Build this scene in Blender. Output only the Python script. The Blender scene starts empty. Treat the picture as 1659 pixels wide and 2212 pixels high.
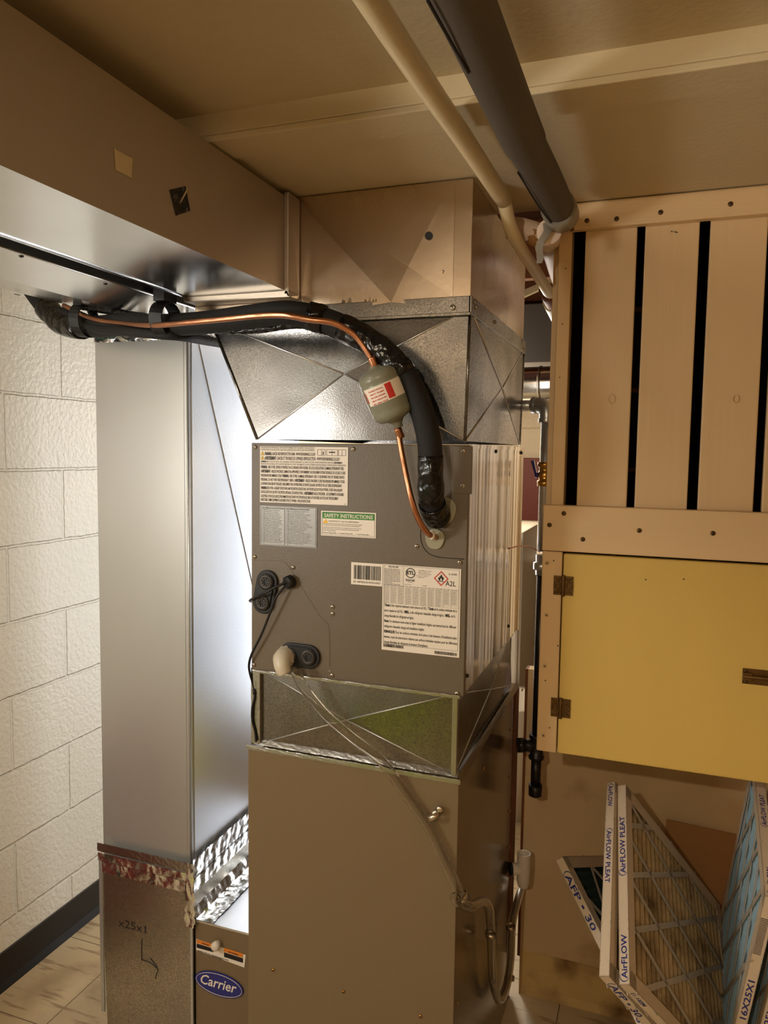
import bpy, bmesh, math, random
from mathutils import Vector, Matrix
random.seed(7)
sc = bpy.context.scene
COL = sc.collection
V = Vector
# ---------------------------------------------------------------- camera
F, CX, CY = 1626.0, 829.5, 1106.0
CAM = V((0, 0, 1.47))
Yc = V((1423-CX, 983-CY, F)).normalized()
Xc = -V((-3500-CX, 915-CY, F))
Xc = (Xc - Yc*Xc.dot(Yc)).normalized()
Zc = Xc.cross(Yc)
right = V((Xc.x, Yc.x, Zc.x)); down = V((Xc.y, Yc.y, Zc.y)); fwd = V((Xc.z, Yc.z, Zc.z))
cd = bpy.data.cameras.new('camera'); cam = bpy.data.objects.new('camera', cd); COL.objects.link(cam)
cd.sensor_fit = 'VERTICAL'; cd.sensor_height = 36; cd.lens = F/2212*36; cd.clip_start = .02
m = Matrix((right, -down, -fwd)).transposed().to_4x4(); m.translation = CAM
cam.matrix_world = m
sc.camera = cam
sc.view_settings.view_transform = 'Standard'; sc.view_settings.look = 'None'
sc.view_settings.gamma = 1; sc.view_settings.use_curve_mapping = False
sc.view_settings.exposure = 0.60
def ray(px, py): return right*(px-CX) + down*(py-CY) + fwd*F
def onY(px, py, y): d = ray(px, py); return CAM + d*(y/d.y)
def onX(px, py, x): d = ray(px, py); return CAM + d*(x/d.x)
def onZ(px, py, z): d = ray(px, py); return CAM + d*((z-CAM.z)/d.z)
# ---------------------------------------------------------------- world and lamps
w = bpy.data.worlds.new('world'); sc.world = w; w.use_nodes = True
w.node_tree.nodes['Background'].inputs[0].default_value = (1, .85, .65, 1)
w.node_tree.nodes['Background'].inputs[1].default_value = .02
def lamp(name, kind, loc, energy, col, size=.1, rot=None, spread=None, sizey=None):
    l = bpy.data.lights.new(name, kind); l.energy = energy; l.color = col
    if kind == 'AREA':
        l.size = size
        if sizey: l.shape = 'RECTANGLE'; l.size_y = sizey
    else: l.shadow_soft_size = size
    o = bpy.data.objects.new(name, l); o.location = loc
    if rot: o.rotation_euler = rot
    COL.objects.link(o); return o
R = math.radians
lamp('basement_lamp', 'POINT', (-1.3, .15, 1.38), 15, (1, .97, .93), .10)
lamp('ceiling_bulb', 'POINT', (-.238, -.8, 1.932), 21, (1, .84, .62), .018)
lamp('added_rear_fill', 'POINT', (1.2, -1.3, 1.7), 5, (1, .74, .46), .12)  # added fill light; brightens the unseen rear room that the metal mirrors
lamp('tube_light', 'AREA', (-.75, 2.75, 1.15), 8, (.86, .93, 1), .25, (R(90), 0, R(150)), sizey=1.5)
lamp('laundry_lamp', 'POINT', (-.9, 3.35, 1.55), 20, (1, .84, .64), .08)
# ---------------------------------------------------------------- materials
def lin(c): return tuple(((x/255)/12.92 if x/255 <= .04045 else ((x/255+.055)/1.055)**2.4) for x in c)
MATS = {}
def mat(name, col, rough=.6, metal=0, bump=0, bscale=200, var=0, vscale=4, wave=0, wscale=3, spec=.5,
        stretch=(1, 1, 1), coat=0, dirt=None, dscale=3, dlo=.55, dhi=.75, aniso=0, rvar=0, trans=0, ior=1.45, spang=0):
    if name in MATS: return MATS[name]
    M = bpy.data.materials.new(name); M.use_nodes = True; MATS[name] = M
    N = M.node_tree.nodes; L = M.node_tree.links; b = N['Principled BSDF']
    c = lin(col) if max(col) > 1 else col
    b.inputs['Base Color'].default_value = (*c, 1); b.inputs['Roughness'].default_value = rough
    b.inputs['Metallic'].default_value = metal; b.inputs['Specular IOR Level'].default_value = spec
    b.inputs['Coat Weight'].default_value = coat; b.inputs['Transmission Weight'].default_value = trans
    b.inputs['IOR'].default_value = ior
    M.diffuse_color = (*c, 1)
    tc = N.new('ShaderNodeTexCoord'); mp = N.new('ShaderNodeMapping'); L.new(tc.outputs['Object'], mp.inputs[0])
    mp.inputs['Scale'].default_value = stretch
    def noise(s, det=4, out='Fac', src=None):
        n = N.new('ShaderNodeTexNoise'); n.inputs['Scale'].default_value = s; n.inputs['Detail'].default_value = det
        L.new((src or mp).outputs[0] if src is None else src, n.inputs['Vector']); return n.outputs[out]
    cs = None
    def mixc(fac, a, bcol, blend='MIX'):
        mx = N.new('ShaderNodeMix'); mx.data_type = 'RGBA'; mx.blend_type = blend
        if hasattr(fac, 'links'): L.new(fac, mx.inputs[0])
        else: mx.inputs[0].default_value = fac
        if a is None: mx.inputs[6].default_value = (*c, 1)
        else: L.new(a, mx.inputs[6])
        if isinstance(bcol, tuple): mx.inputs[7].default_value = bcol
        else: L.new(bcol, mx.inputs[7])
        return mx.outputs[2]
    def ramp(fac, lo, hi, a=(0, 0, 0, 1), bb=(1, 1, 1, 1)):
        r = N.new('ShaderNodeValToRGB'); r.color_ramp.elements[0].position = lo; r.color_ramp.elements[1].position = hi
        r.color_ramp.elements[0].color = a; r.color_ramp.elements[1].color = bb
        L.new(fac, r.inputs[0]); return r.outputs[0]
    if var:
        cs = mixc(ramp(noise(vscale), .3, .7), cs, (*[x*(1-var) for x in c], 1))
    if spang:
        vo = N.new('ShaderNodeTexVoronoi'); vo.inputs['Scale'].default_value = spang; L.new(mp.outputs[0], vo.inputs['Vector'])
        cs = mixc(ramp(vo.outputs['Color'], .1, .9), cs, (*[x*.5 for x in c], 1))
        mr = N.new('ShaderNodeMapRange'); mr.inputs[3].default_value = rough*.75; mr.inputs[4].default_value = rough*1.35
        L.new(vo.outputs['Color'], mr.inputs[0]); L.new(mr.outputs[0], b.inputs['Roughness'])
    if dirt:
        cs = mixc(ramp(noise(dscale, 8), dlo, dhi), cs, (*lin(dirt), 1))
    if cs: L.new(cs, b.inputs['Base Color'])
    if rvar:
        mr = N.new('ShaderNodeMapRange'); mr.inputs[3].default_value = max(.02, rough-rvar); mr.inputs[4].default_value = rough+rvar
        L.new(noise(vscale*2), mr.inputs[0]); L.new(mr.outputs[0], b.inputs['Roughness'])
    nrm = None
    if wave:
        bp = N.new('ShaderNodeBump'); bp.inputs['Strength'].default_value = wave; bp.inputs['Distance'].default_value = .02
        L.new(noise(wscale, 1), bp.inputs['Height']); nrm = bp.outputs[0]
    if bump:
        bp = N.new('ShaderNodeBump'); bp.inputs['Strength'].default_value = bump; bp.inputs['Distance'].default_value = .002
        L.new(noise(bscale, 3), bp.inputs['Height'])
        if nrm: L.new(nrm, bp.inputs['Normal'])
        nrm = bp.outputs[0]
    if nrm: L.new(nrm, b.inputs['Normal'])
    return M
galv = mat('galvanized_sheet', (.33, .315, .30), .22, 1, wave=.26, wscale=6, var=.30, vscale=9, spang=520, bump=.06, bscale=400)  # base colour darkened to stand in for dark mirrored surroundings
galv_boot = mat('brighter_galvanized_sheet', (.62, .58, .50), .34, 1, wave=.12, wscale=4, var=.20, vscale=7, spang=420, bump=.06, bscale=400)  # brighter copy of the galvanized sheet, lighter tone put into the colour
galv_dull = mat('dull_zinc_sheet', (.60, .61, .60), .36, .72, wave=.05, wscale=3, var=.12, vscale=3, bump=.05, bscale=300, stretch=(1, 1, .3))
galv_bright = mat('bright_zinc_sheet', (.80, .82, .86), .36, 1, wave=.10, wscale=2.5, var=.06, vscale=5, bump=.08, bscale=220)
alu = mat('smooth_sheet', (.74, .73, .71), .20, 1, wave=.12, wscale=2.2, var=.08, vscale=4, bump=.03, bscale=300, rvar=.06)
plen = mat('warm_tinted_sheet', (.74, .60, .46), .26, 1, wave=.30, wscale=3.2, var=.15, vscale=5, bump=.06, bscale=80, rvar=.07)  # plain sheet; warm reflected light is put into the base colour
trunkm = mat('room_tinted_duct_side', (.44, .37, .29), .40, .6, wave=.04, wscale=2, var=.06, vscale=2, bump=.05, bscale=200)  # tan reflection of the room is put into the base colour
coilside = mat('creased_zinc_side', (.84, .79, .70), .20, 1, wave=.6, wscale=6.5, stretch=(1, 2.2, .12), bump=.1, bscale=90, var=.1)
foil = mat('foil_tape', (.78, .78, .78), .2, 1, wave=.5, wscale=30, bump=.3, bscale=200)
foil_flat = mat('foil_tape_smooth', (.44, .43, .41), .28, 1, wave=.12, wscale=12, bump=.3, bscale=180)
taupe = mat('taupe_enamel', (118, 100, 74), .33, 0, bump=.10, bscale=500, wave=.05, wscale=4, spec=.5)
taupe2 = mat('taupe_textured_enamel', (102, 90, 74), .42, 0, bump=.16, bscale=450, spec=.5)
taupe_side = mat('glossy_taupe_enamel', (116, 98, 74), .14, .35, bump=.04, bscale=400, wave=.06, wscale=5)
ceilm = mat('ceiling_board_paint', (206, 190, 156), .75, bump=.35, bscale=90, var=.10, vscale=2)
creamwood = mat('cream_painted_wood', (218, 187, 143), .5, bump=.5, bscale=60, stretch=(1, 1, .06), var=.05, vscale=10)
creamwood_h = mat('cream_painted_rail', (218, 187, 143), .5, bump=.5, bscale=60, stretch=(.06, 1, 1), var=.05, vscale=10)
yellow = mat('yellow_painted_panel', (210, 178, 96), .45, bump=.2, bscale=70, stretch=(1, 1, .2), var=.06, vscale=5)
wallp = mat('cream_wall_paint', (212, 184, 142), .6, bump=.15, bscale=120, var=.05, dirt=(150, 118, 84), dscale=5, dlo=.58, dhi=.8)
copper = mat('copper', (206, 146, 112), .30, 1, wave=.15, wscale=30, var=.25, vscale=14)
blackfoam = mat('black_foam', (22, 21, 21), .75, bump=.5, bscale=160)
blacktape = mat('black_vinyl_tape', (16, 16, 18), .22, wave=.6, wscale=45, bump=.4, bscale=120)
blackp = mat('black_plastic', (20, 19, 19), .5)
blackrub = mat('black_cable', (18, 18, 19), .42)
darkgrey = mat('dark_pipe_insulation', (86, 78, 70), .7, bump=.35, bscale=120, var=.12, vscale=6)
greytape = mat('grey_pipe_tape', (150, 142, 128), .4, wave=.5, wscale=25, var=.1)
creampipe = mat('cream_painted_pipe', (226, 208, 168), .4, bump=.4, bscale=40, var=.08, vscale=8)
pinkpipe = mat('white_pipe_jacket', (228, 205, 186), .6, bump=.3, bscale=50)
drierm = mat('grey_drier_paint', (128, 128, 110), .3, bump=.08, bscale=120)
white = mat('label_white', (232, 222, 208), .45)
labgrey = mat('label_silver', (150, 148, 142), .4, .3)
ink = mat('black_ink', (24, 20, 22), .6)
greyink = mat('grey_ink', (70, 66, 62), .6)
red = mat('red_ink', (196, 44, 40), .5)
green = mat('green_ink', (62, 130, 40), .5)
orange = mat('orange_ink', (222, 128, 40), .5)
yelink = mat('warning_yellow', (236, 186, 40), .5)
bluei = mat('blue_ink', (34, 40, 120), .5)
badge = mat('badge_blue', (34, 40, 118), .25)
screwm = mat('zinc_screw', (200, 190, 172), .3, 1)
brass = mat('brass', (196, 150, 78), .3, 1, var=.2, vscale=20)
antique = mat('antique_brass', (112, 84, 48), .42, .8, var=.35, vscale=60)
blackiron = mat('black_iron_pipe', (38, 34, 33), .35, .3, bump=.4, bscale=120, var=.2, vscale=15)
galvpipe = mat('galvanized_pipe', (190, 190, 190), .35, .8, bump=.3, bscale=90, var=.15, vscale=25)
pvc = mat('white_pvc', (226, 214, 196), .35, var=.08, vscale=20)
pvcgrey = mat('grey_vinyl_hose', (170, 156, 136), .25, var=.05)
hose = mat('clear_vinyl', (.96, .95, .92), .05, 0, trans=1, ior=1.24)
frost = mat('milky_plastic', (226, 214, 190), .35, 0, trans=.25)
putty = mat('pipe_seal_putty', (150, 145, 120), .6)
darkwood = mat('dark_stained_wood', (74, 40, 24), .7, bump=.3, bscale=50)
joist = mat('joist_wood', (140, 84, 48), .65, bump=.3, bscale=50, stretch=(.2, 1, 1), var=.25, vscale=8)
rust = mat('rusted_edge', (128, 76, 40), .6, .3, bump=.6, bscale=60, var=.4, vscale=12)
filterpaper = mat('filter_frame_board', (214, 196, 172), .6, bump=.1, bscale=150)
filterface = mat('filter_lattice_board', (190, 180, 166), .6)
mediay = mat('used_pleat_media', (176, 152, 112), .9, bump=.6, bscale=160, dirt=(96, 76, 48), dscale=12, dlo=.45, dhi=.7)
mediab = mat('blue_pleat_media', (150, 178, 196), .9, bump=.4, bscale=160)
mediag = mat('dark_green_pleat_media', (54, 78, 76), .9, bump=.4, bscale=160)
kraft = mat('kraft_cardboard', (168, 122, 74), .8, bump=.2, bscale=80)
rubberb = mat('black_cove_rubber', (30, 27, 25), .45, var=.3, vscale=6)
yellowcove = mat('aged_cream_cove', (208, 178, 120), .5, dirt=(110, 80, 44), dscale=8, dlo=.5, dhi=.75)
maroon = mat('maroon_door_paint', (112, 40, 24), .5)
appl = mat('white_appliance_enamel', (236, 226, 210), .3)
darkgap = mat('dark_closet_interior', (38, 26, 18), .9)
marker = mat('black_marker', (34, 30, 30), .5)
greenmk = mat('green_print', (60, 110, 90), .5)
masking = mat('masking_tape', (196, 176, 136), .6)
redp = mat('red_fabric', (150, 44, 46), .8)
hiviz = mat('lime_plastic', (190, 210, 50), .6)
greenp = mat('green_plastic', (70, 150, 50), .5)

def block_material(name, col, mortar, offx, offz, axis, mcol=None, rough=.38, bumpd=.0035, bw=.4064, bh=.2035):
    M = bpy.data.materials.new(name); M.use_nodes = True; N = M.node_tree.nodes; L = M.node_tree.links; b = N['Principled BSDF']
    tc = N.new('ShaderNodeTexCoord'); sp = N.new('ShaderNodeSeparateXYZ'); cb = N.new('ShaderNodeCombineXYZ')
    L.new(tc.outputs['Object'], sp.inputs[0])
    def add(sock, v):
        a = N.new('ShaderNodeMath'); a.operation = 'ADD'; L.new(sock, a.inputs[0]); a.inputs[1].default_value = v; return a.outputs[0]
    L.new(add(sp.outputs[axis], offx), cb.inputs[0]); L.new(add(sp.outputs['Z'], offz), cb.inputs[1])
    nz = N.new('ShaderNodeTexNoise'); nz.inputs['Scale'].default_value = 30; L.new(tc.outputs['Object'], nz.inputs['Vector'])
    vm = N.new('ShaderNodeMix'); vm.data_type = 'VECTOR'; vm.inputs[0].default_value = .006
    L.new(cb.outputs[0], vm.inputs[4]); L.new(nz.outputs['Color'], vm.inputs[5])
    br = N.new('ShaderNodeTexBrick'); L.new(vm.outputs[1], br.inputs['Vector'])
    br.inputs['Scale'].default_value = 1; br.inputs['Brick Width'].default_value = bw; br.inputs['Row Height'].default_value = bh
    br.inputs['Mortar Size'].default_value = mortar; br.inputs['Mortar Smooth'].default_value = .6
    c = lin(col); mc = lin(mcol or col)
    br.inputs['Color1'].default_value = (*c, 1); br.inputs['Color2'].default_value = (*[x*.95 for x in c], 1)
    br.inputs['Mortar'].default_value = (*[x*.96 for x in mc], 1)
    L.new(br.outputs['Color'], b.inputs['Base Color']); b.inputs['Roughness'].default_value = rough
    inv = N.new('ShaderNodeMath'); inv.operation = 'SUBTRACT'; inv.inputs[0].default_value = 1; L.new(br.outputs['Fac'], inv.inputs[1])
    b1 = N.new('ShaderNodeBump'); b1.inputs['Distance'].default_value = bumpd; b1.inputs['Strength'].default_value = 1; L.new(inv.outputs[0], b1.inputs['Height'])
    n2 = N.new('ShaderNodeTexNoise'); n2.inputs['Scale'].default_value = 85; n2.inputs['Detail'].default_value = 5; L.new(tc.outputs['Object'], n2.inputs['Vector'])
    b2 = N.new('ShaderNodeBump'); b2.inputs['Distance'].default_value = .006; b2.inputs['Strength'].default_value = .55
    L.new(n2.outputs[0], b2.inputs['Height']); L.new(b1.outputs[0], b2.inputs['Normal']); L.new(b2.outputs[0], b.inputs['Normal'])
    return M
# brick rows start at z = .178, vertical joint in the 1.597..1.806 course at y = 1.722
blockm = block_material('painted_block_wall', (242, 237, 224), .0055, .4064-1.722+4*.4064, -.178+.2035*2, 'Y')
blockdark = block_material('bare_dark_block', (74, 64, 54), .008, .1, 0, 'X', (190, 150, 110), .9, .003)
blockfar = block_material('cream_block_wall', (226, 208, 176), .005, .1, 0, 'X')
def floor_material():
    M = bpy.data.materials.new('vinyl_tile_floor'); M.use_nodes = True; N = M.node_tree.nodes; L = M.node_tree.links; b = N['Principled BSDF']
    tc = N.new('ShaderNodeTexCoord'); mp = N.new('ShaderNodeMapping'); L.new(tc.outputs['Object'], mp.inputs[0])
    mp.inputs['Location'].default_value = (.19, .12, 0)
    br = N.new('ShaderNodeTexBrick'); L.new(mp.outputs[0], br.inputs['Vector']); br.offset = 0
    br.inputs['Scale'].default_value = 1; br.inputs['Brick Width'].default_value = .305; br.inputs['Row Height'].default_value = .305
    br.inputs['Mortar Size'].default_value = .0012
    br.inputs['Color1'].default_value = (*lin((206, 186, 152)), 1); br.inputs['Color2'].default_value = (*lin((192, 172, 138)), 1)
    br.inputs['Mortar'].default_value = (*lin((70, 52, 36)), 1)
    mp2 = N.new('ShaderNodeMapping'); L.new(tc.outputs['Object'], mp2.inputs[0]); mp2.inputs['Scale'].default_value = (1.2, 9, 1)
    st = N.new('ShaderNodeTexNoise'); st.inputs['Scale'].default_value = 6; st.inputs['Detail'].default_value = 6; L.new(mp2.outputs[0], st.inputs['Vector'])
    r = N.new('ShaderNodeValToRGB'); r.color_ramp.elements[0].position = .56; r.color_ramp.elements[1].position = .66; L.new(st.outputs[0], r.inputs[0])
    dn = N.new('ShaderNodeTexNoise'); dn.inputs['Scale'].default_value = 3.2; dn.inputs['Detail'].default_value = 8; L.new(tc.outputs['Object'], dn.inputs['Vector'])
    r2 = N.new('ShaderNodeValToRGB'); r2.color_ramp.elements[0].position = .52; r2.color_ramp.elements[1].position = .74; L.new(dn.outputs[0], r2.inputs[0])
    m1 = N.new('ShaderNodeMix'); m1.data_type = 'RGBA'; L.new(r.outputs[0], m1.inputs[0]); L.new(br.outputs[0], m1.inputs[6]); m1.inputs[7].default_value = (*lin((158, 134, 104)), 1)
    m2 = N.new('ShaderNodeMix'); m2.data_type = 'RGBA'; L.new(r2.outputs[0], m2.inputs[0]); L.new(m1.outputs[2], m2.inputs[6]); m2.inputs[7].default_value = (*lin((112, 84, 58)), 1)
    L.new(m2.outputs[2], b.inputs['Base Color']); b.inputs['Roughness'].default_value = .45
    return M
floorm = floor_material()
# ---------------------------------------------------------------- mesh helpers
def NB(): return bmesh.new()
def box(bm, x0, x1, y0, y1, z0, z1, mx=None):
    vs = [bm.verts.new(V((x, y, z)) if mx is None else mx @ V((x, y, z))) for x in (x0, x1) for y in (y0, y1) for z in (z0, z1)]
    for f in ((0, 1, 3, 2), (4, 6, 7, 5), (0, 4, 5, 1), (2, 3, 7, 6), (0, 2, 6, 4), (1, 5, 7, 3)):
        bm.faces.new([vs[i] for i in f])
    return vs
def prism(bm, pts, vec):
    vec = V(vec); n = len(pts)
    a = [bm.verts.new(V(p)) for p in pts]; b = [bm.verts.new(V(p)+vec) for p in pts]
    bm.faces.new(a); bm.faces.new(b[::-1])
    for i in range(n): bm.faces.new([a[i], b[i], b[(i+1) % n], a[(i+1) % n]])
def quad(bm, *pts): return bm.faces.new([bm.verts.new(V(p)) for p in pts])
def smooth_path(pts, n=6):
    pts = [V(p) for p in pts]
    if len(pts) < 3: return pts
    P = [pts[0]*2-pts[1]]+pts+[pts[-1]*2-pts[-2]]; out = []
    for i in range(1, len(P)-2):
        for k in range(n):
            t = k/n; a, b, c, d = P[i-1:i+3]
            out.append(.5*((2*b)+(c-a)*t+(2*a-5*b+4*c-d)*t*t+(3*b-a-3*c+d)*t**3))
    out.append(pts[-1]); return out
def tube(bm, pts, r, n=12, cap=True, sm=6, rfun=None, flat=1.0, upv=None):
    P = smooth_path(pts, sm) if sm else [V(p) for p in pts]
    T = [(P[min(i+1, len(P)-1)]-P[max(i-1, 0)]).normalized() for i in range(len(P))]
    u = V(upv) if upv else V((0, 0, 1))
    if abs(T[0].dot(u)) > .95: u = V((0, 1, 0))
    u = (u-T[0]*u.dot(T[0])).normalized(); rings = []
    for i, p in enumerate(P):
        u = (u-T[i]*u.dot(T[i])).normalized(); v = T[i].cross(u)
        rr = rfun(i/(len(P)-1)) if rfun else (r[i] if isinstance(r, (list, tuple)) else r)
        rings.append([bm.verts.new(p+u*(math.cos(2*math.pi*k/n)*rr)+v*(math.sin(2*math.pi*k/n)*rr*flat)) for k in range(n)])
    for a, b in zip(rings, rings[1:]):
        for k in range(n):
            f = bm.faces.new([a[k], a[(k+1) % n], b[(k+1) % n], b[k]]); f.smooth = True
    if cap: bm.faces.new(rings[0][::-1]); bm.faces.new(rings[-1])
    return P
def lathe(bm, prof, org, ax, n=24, closed=False):
    org = V(org); ax = V(ax).normalized(); u = V((0, 0, 1))
    if abs(ax.z) > .9: u = V((1, 0, 0))
    u = (u-ax*u.dot(ax)).normalized(); v = ax.cross(u); rings = []
    for r, h in prof:
        rings.append([bm.verts.new(org+ax*h+(u*math.cos(2*math.pi*k/n)+v*math.sin(2*math.pi*k/n))*max(r, 1e-5)) for k in range(n)])
    for a, b in zip(rings, rings[1:]):
        for k in range(n):
            f = bm.faces.new([a[k], a[(k+1) % n], b[(k+1) % n], b[k]]); f.smooth = True
    if not closed: bm.faces.new(rings[0][::-1]); bm.faces.new(rings[-1])
def obj(name, bm, m, parent=None, bev=0, seg=2, smooth=False):
    bmesh.ops.remove_doubles(bm, verts=bm.verts, dist=1e-6)
    bmesh.ops.recalc_face_normals(bm, faces=bm.faces)
    me = bpy.data.meshes.new(name); bm.to_mesh(me); bm.free(); me.materials.append(m)
    o = bpy.data.objects.new(name, me); COL.objects.link(o)
    if parent: o.parent = parent; o.matrix_parent_inverse = Matrix.Translation(-parent.matrix_basis.translation)
    if bev:
        b = o.modifiers.new('bevel', 'BEVEL'); b.width = bev; b.segments = seg; b.limit_method = 'ANGLE'; b.angle_limit = R(40)
    return o
def bobj(name, m, parent, *a, bev=0):
    bm = NB(); box(bm, *a); return obj(name, bm, m, parent, bev)
def thing(name, label, cat, loc=(0, 0, 0), group=None):
    o = bpy.data.objects.new(name, None); o.empty_display_size = .05; o.location = loc; COL.objects.link(o)
    o['label'] = label; o['category'] = cat
    if group: o['group'] = group
    return o
def tag(o, label, cat, group=None):
    o['label'] = label; o['category'] = cat
    if group: o['group'] = group
    return o
def struct(name, bm, m, bev=0):
    o = obj(name, bm, m, None, bev); o['kind'] = 'structure'; return o
# text: fills bm with flat letters; origin = lower left, ux and uz are the writing axes
_tc = {}
def text(bm, s, org, ux, uz, w, h, bold=0, shear=0):
    key = (s, bold, shear)
    if key not in _tc:
        cu = bpy.data.curves.new('t', 'FONT'); cu.body = s; cu.size = 1; cu.offset = bold; cu.shear = shear; cu.resolution_u = 2
        o = bpy.data.objects.new('t', cu); me = bpy.data.meshes.new_from_object(o)
        vs = [tuple(v.co) for v in me.vertices]; fs = [tuple(p.vertices) for p in me.polygons]
        _tc[key] = (vs, fs); bpy.data.objects.remove(o); bpy.data.meshes.remove(me)
    vs, fs = _tc[key]
    if not vs: return
    x0 = min(v[0] for v in vs); x1 = max(v[0] for v in vs); sx = w/(x1-x0) if w else h
    org = V(org); ux = V(ux); uz = V(uz)
    nv = [bm.verts.new(org+ux*((v[0]-x0)*sx)+uz*(v[1]*h*1.38)) for v in vs]
    for f in fs:
        try: bm.faces.new([nv[i] for i in f])
        except ValueError: pass
# plate lying on a plane facing -Y, from pixel box
EX, EZ = V((1, 0, 0)), V((0, 0, 1))
def cross_screw(name, p, nrm, r, parent, m=None, slot=True):
    bm = NB(); nrm = V(nrm)
    lathe(bm, [(r, 0), (r, .0010), (r*.8, .0022), (r*.25, .0026)], p, nrm, 14)
    o = obj(name, bm, m or screwm, parent)
    return o
def screws(pts, nrm, r, parent, m=None, name='screw'):
    for p in pts:
        cross_screw(name, p, nrm, r, parent, m)
        bm = NB(); nn = V(nrm); a = V((0, 0, 1)) if abs(nn.z) < .9 else V((1, 0, 0)); b = nn.cross(a)
        ang = random.random()*3; a2 = a*math.cos(ang)+b*math.sin(ang); b2 = nn.cross(a2)
        q = V(p)+nn*.0026
        for d, e in ((a2, b2), (b2, a2)):
            prism(bm, [q+d*r*.6+e*r*.12, q-d*r*.6+e*r*.12, q-d*r*.6-e*r*.12, q+d*r*.6-e*r*.12], nn*.0003)
        obj('screw_recess', bm, ink, bpy.data.objects[COL.objects[-1].name])
# ---------------------------------------------------------------- structure
WX, FY, CF, CN = -1.62, 1.97, 1.945, 1.98     # left wall x, closet wall y, ceiling heights far and near
bm = NB(); box(bm, -1.75, 2.3, -2.4, 5.2, -.1, 0); struct('floor', bm, floorm)
bm = NB(); box(bm, -1.75, 2.3, -2.4, 1.045, CN, CN+.05); struct('ceiling', bm, ceilm)
bm = NB(); box(bm, -1.75, 2.3, 1.045, 1.53, CF, CF+.085); struct('ceiling_drop_board', bm, ceilm)
bm = NB(); box(bm, -1.75, -.90, 1.53, 5.2, CF, CF+.085); struct('ceiling_far', bm, ceilm)
bm = NB(); box(bm, -1.75, 2.3, 1.53, 5.2, 2.28, 2.33); struct('ceiling_deck', bm, darkwood)
bm = NB(); box(bm, -.90, 2.3, 1.52, 1.53, CF+.08, 2.3); struct('trim_3', bm, darkwood)
bm = NB(); box(bm, -1.4, 2.3, 1.030, 1.045, CF+.004, CN+.004); struct('trim_1', bm, ceilm, .002)
bm = NB(); box(bm, -1.4, 2.3, 1.030, 1.105, CF-.006, CF+.004); struct('trim_2', bm, ceilm, .002)
bm = NB(); box(bm, WX-.12, WX, -2.4, 5.2, 0, 2.2); struct('wall_left', bm, blockm)
bm = NB(); box(bm, -1.75, 2.3, -2.52, -2.4, 0, 2.3); struct('wall_rear', bm, wallp)
bm = NB(); box(bm, 2.3, 2.42, -2.5, 5.2, 0, 2.3); struct('wall_right', bm, wallp)
bm = NB(); box(bm, -1.75, 2.3, 5.0, 5.12, 0, 2.3); struct('wall_back', bm, blockfar)
bm = NB(); box(bm, -.302, 2.3, FY, FY+.035, 0, .90); struct('wall_closet', bm, wallp)
bm = NB(); box(bm, -.309, -.302, FY-.001, FY+.036, .10, .90); struct('trim_4', bm, rust)
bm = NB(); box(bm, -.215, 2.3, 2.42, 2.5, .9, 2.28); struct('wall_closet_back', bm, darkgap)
bm = NB(); box(bm, -.14, .0, 2.06, 2.42, .905, 1.86); struct('wall_closet_pier', bm, blockdark)
bm = NB(); box(bm, -.211, -.200, 1.545, 2.42, .885, 2.28); struct('wall_closet_side', bm, creamwood)
bm = NB(); box(bm, -.200, -.192, 1.545, 2.42, .885, 2.28); struct('trim_6', bm, darkwood)
bm = NB(); box(bm, -.211, 2.3, 1.522, FY, .87, .885); struct('trim_5', bm, creamwood)
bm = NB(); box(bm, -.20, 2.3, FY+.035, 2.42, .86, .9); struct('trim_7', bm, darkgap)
# black cove base along the block wall
bm = NB(); prism(bm, [(WX, 0, 0), (WX+.016, 0, 0), (WX+.006, 0, .02), (WX+.004, 0, .1), (WX, 0, .102)], (0, 3.2, 0))
struct('baseboard_left', bm, rubberb)
bm = NB(); prism(bm, [(-.30, FY, .0), (-.30, FY-.012, .0), (-.30, FY-.006, .02), (-.30, FY-.004, .118), (-.30, FY, .12)], (2.6, 0, 0))
struct('baseboard_right', bm, yellowcove)
# ---------------------------------------------------------------- supply trunk
t = thing('supply_trunk_duct', 'long grey sheet metal trunk duct running under the ceiling to the plenum', 'duct', (-.76, .6, 1.763))
TX0, TX1, TZ0, TZ1 = -.872, -.66, 1.763, 1.932
bm = NB()
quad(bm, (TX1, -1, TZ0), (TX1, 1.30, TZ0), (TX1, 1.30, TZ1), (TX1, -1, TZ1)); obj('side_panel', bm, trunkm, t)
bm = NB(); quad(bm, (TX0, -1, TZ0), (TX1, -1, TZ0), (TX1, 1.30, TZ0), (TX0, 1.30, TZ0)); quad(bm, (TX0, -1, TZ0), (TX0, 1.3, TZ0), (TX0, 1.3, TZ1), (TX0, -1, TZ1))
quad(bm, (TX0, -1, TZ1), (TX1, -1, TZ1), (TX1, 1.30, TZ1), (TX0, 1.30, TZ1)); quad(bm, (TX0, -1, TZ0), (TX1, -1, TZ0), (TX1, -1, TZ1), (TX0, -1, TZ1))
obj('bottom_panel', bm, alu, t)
bm = NB(); tube(bm, [(TX0, -1, TZ0), (TX0, 1.3, TZ0)], .003, 6, sm=0); obj('edge_seam', bm, alu, t)
bm = NB()
box(bm, TX1-.001, TX1+.010, 1.262, 1.309, TZ0-.010, TZ1+.006); box(bm, TX0-.006, TX1+.010, 1.262, 1.309, TZ0-.010, TZ0+.001)
obj('end_collar', bm, trunkm, t, .003)
bm = NB(); quad(bm, *[onX(px, py, TX1+.0006) for px, py in ((246, 321), (287, 343), (284, 384), (250, 368))]); obj('masking_tape_patch', bm, masking, t)
o = COL.objects[-1]; o['label'] = 'torn beige tape patch'
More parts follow.
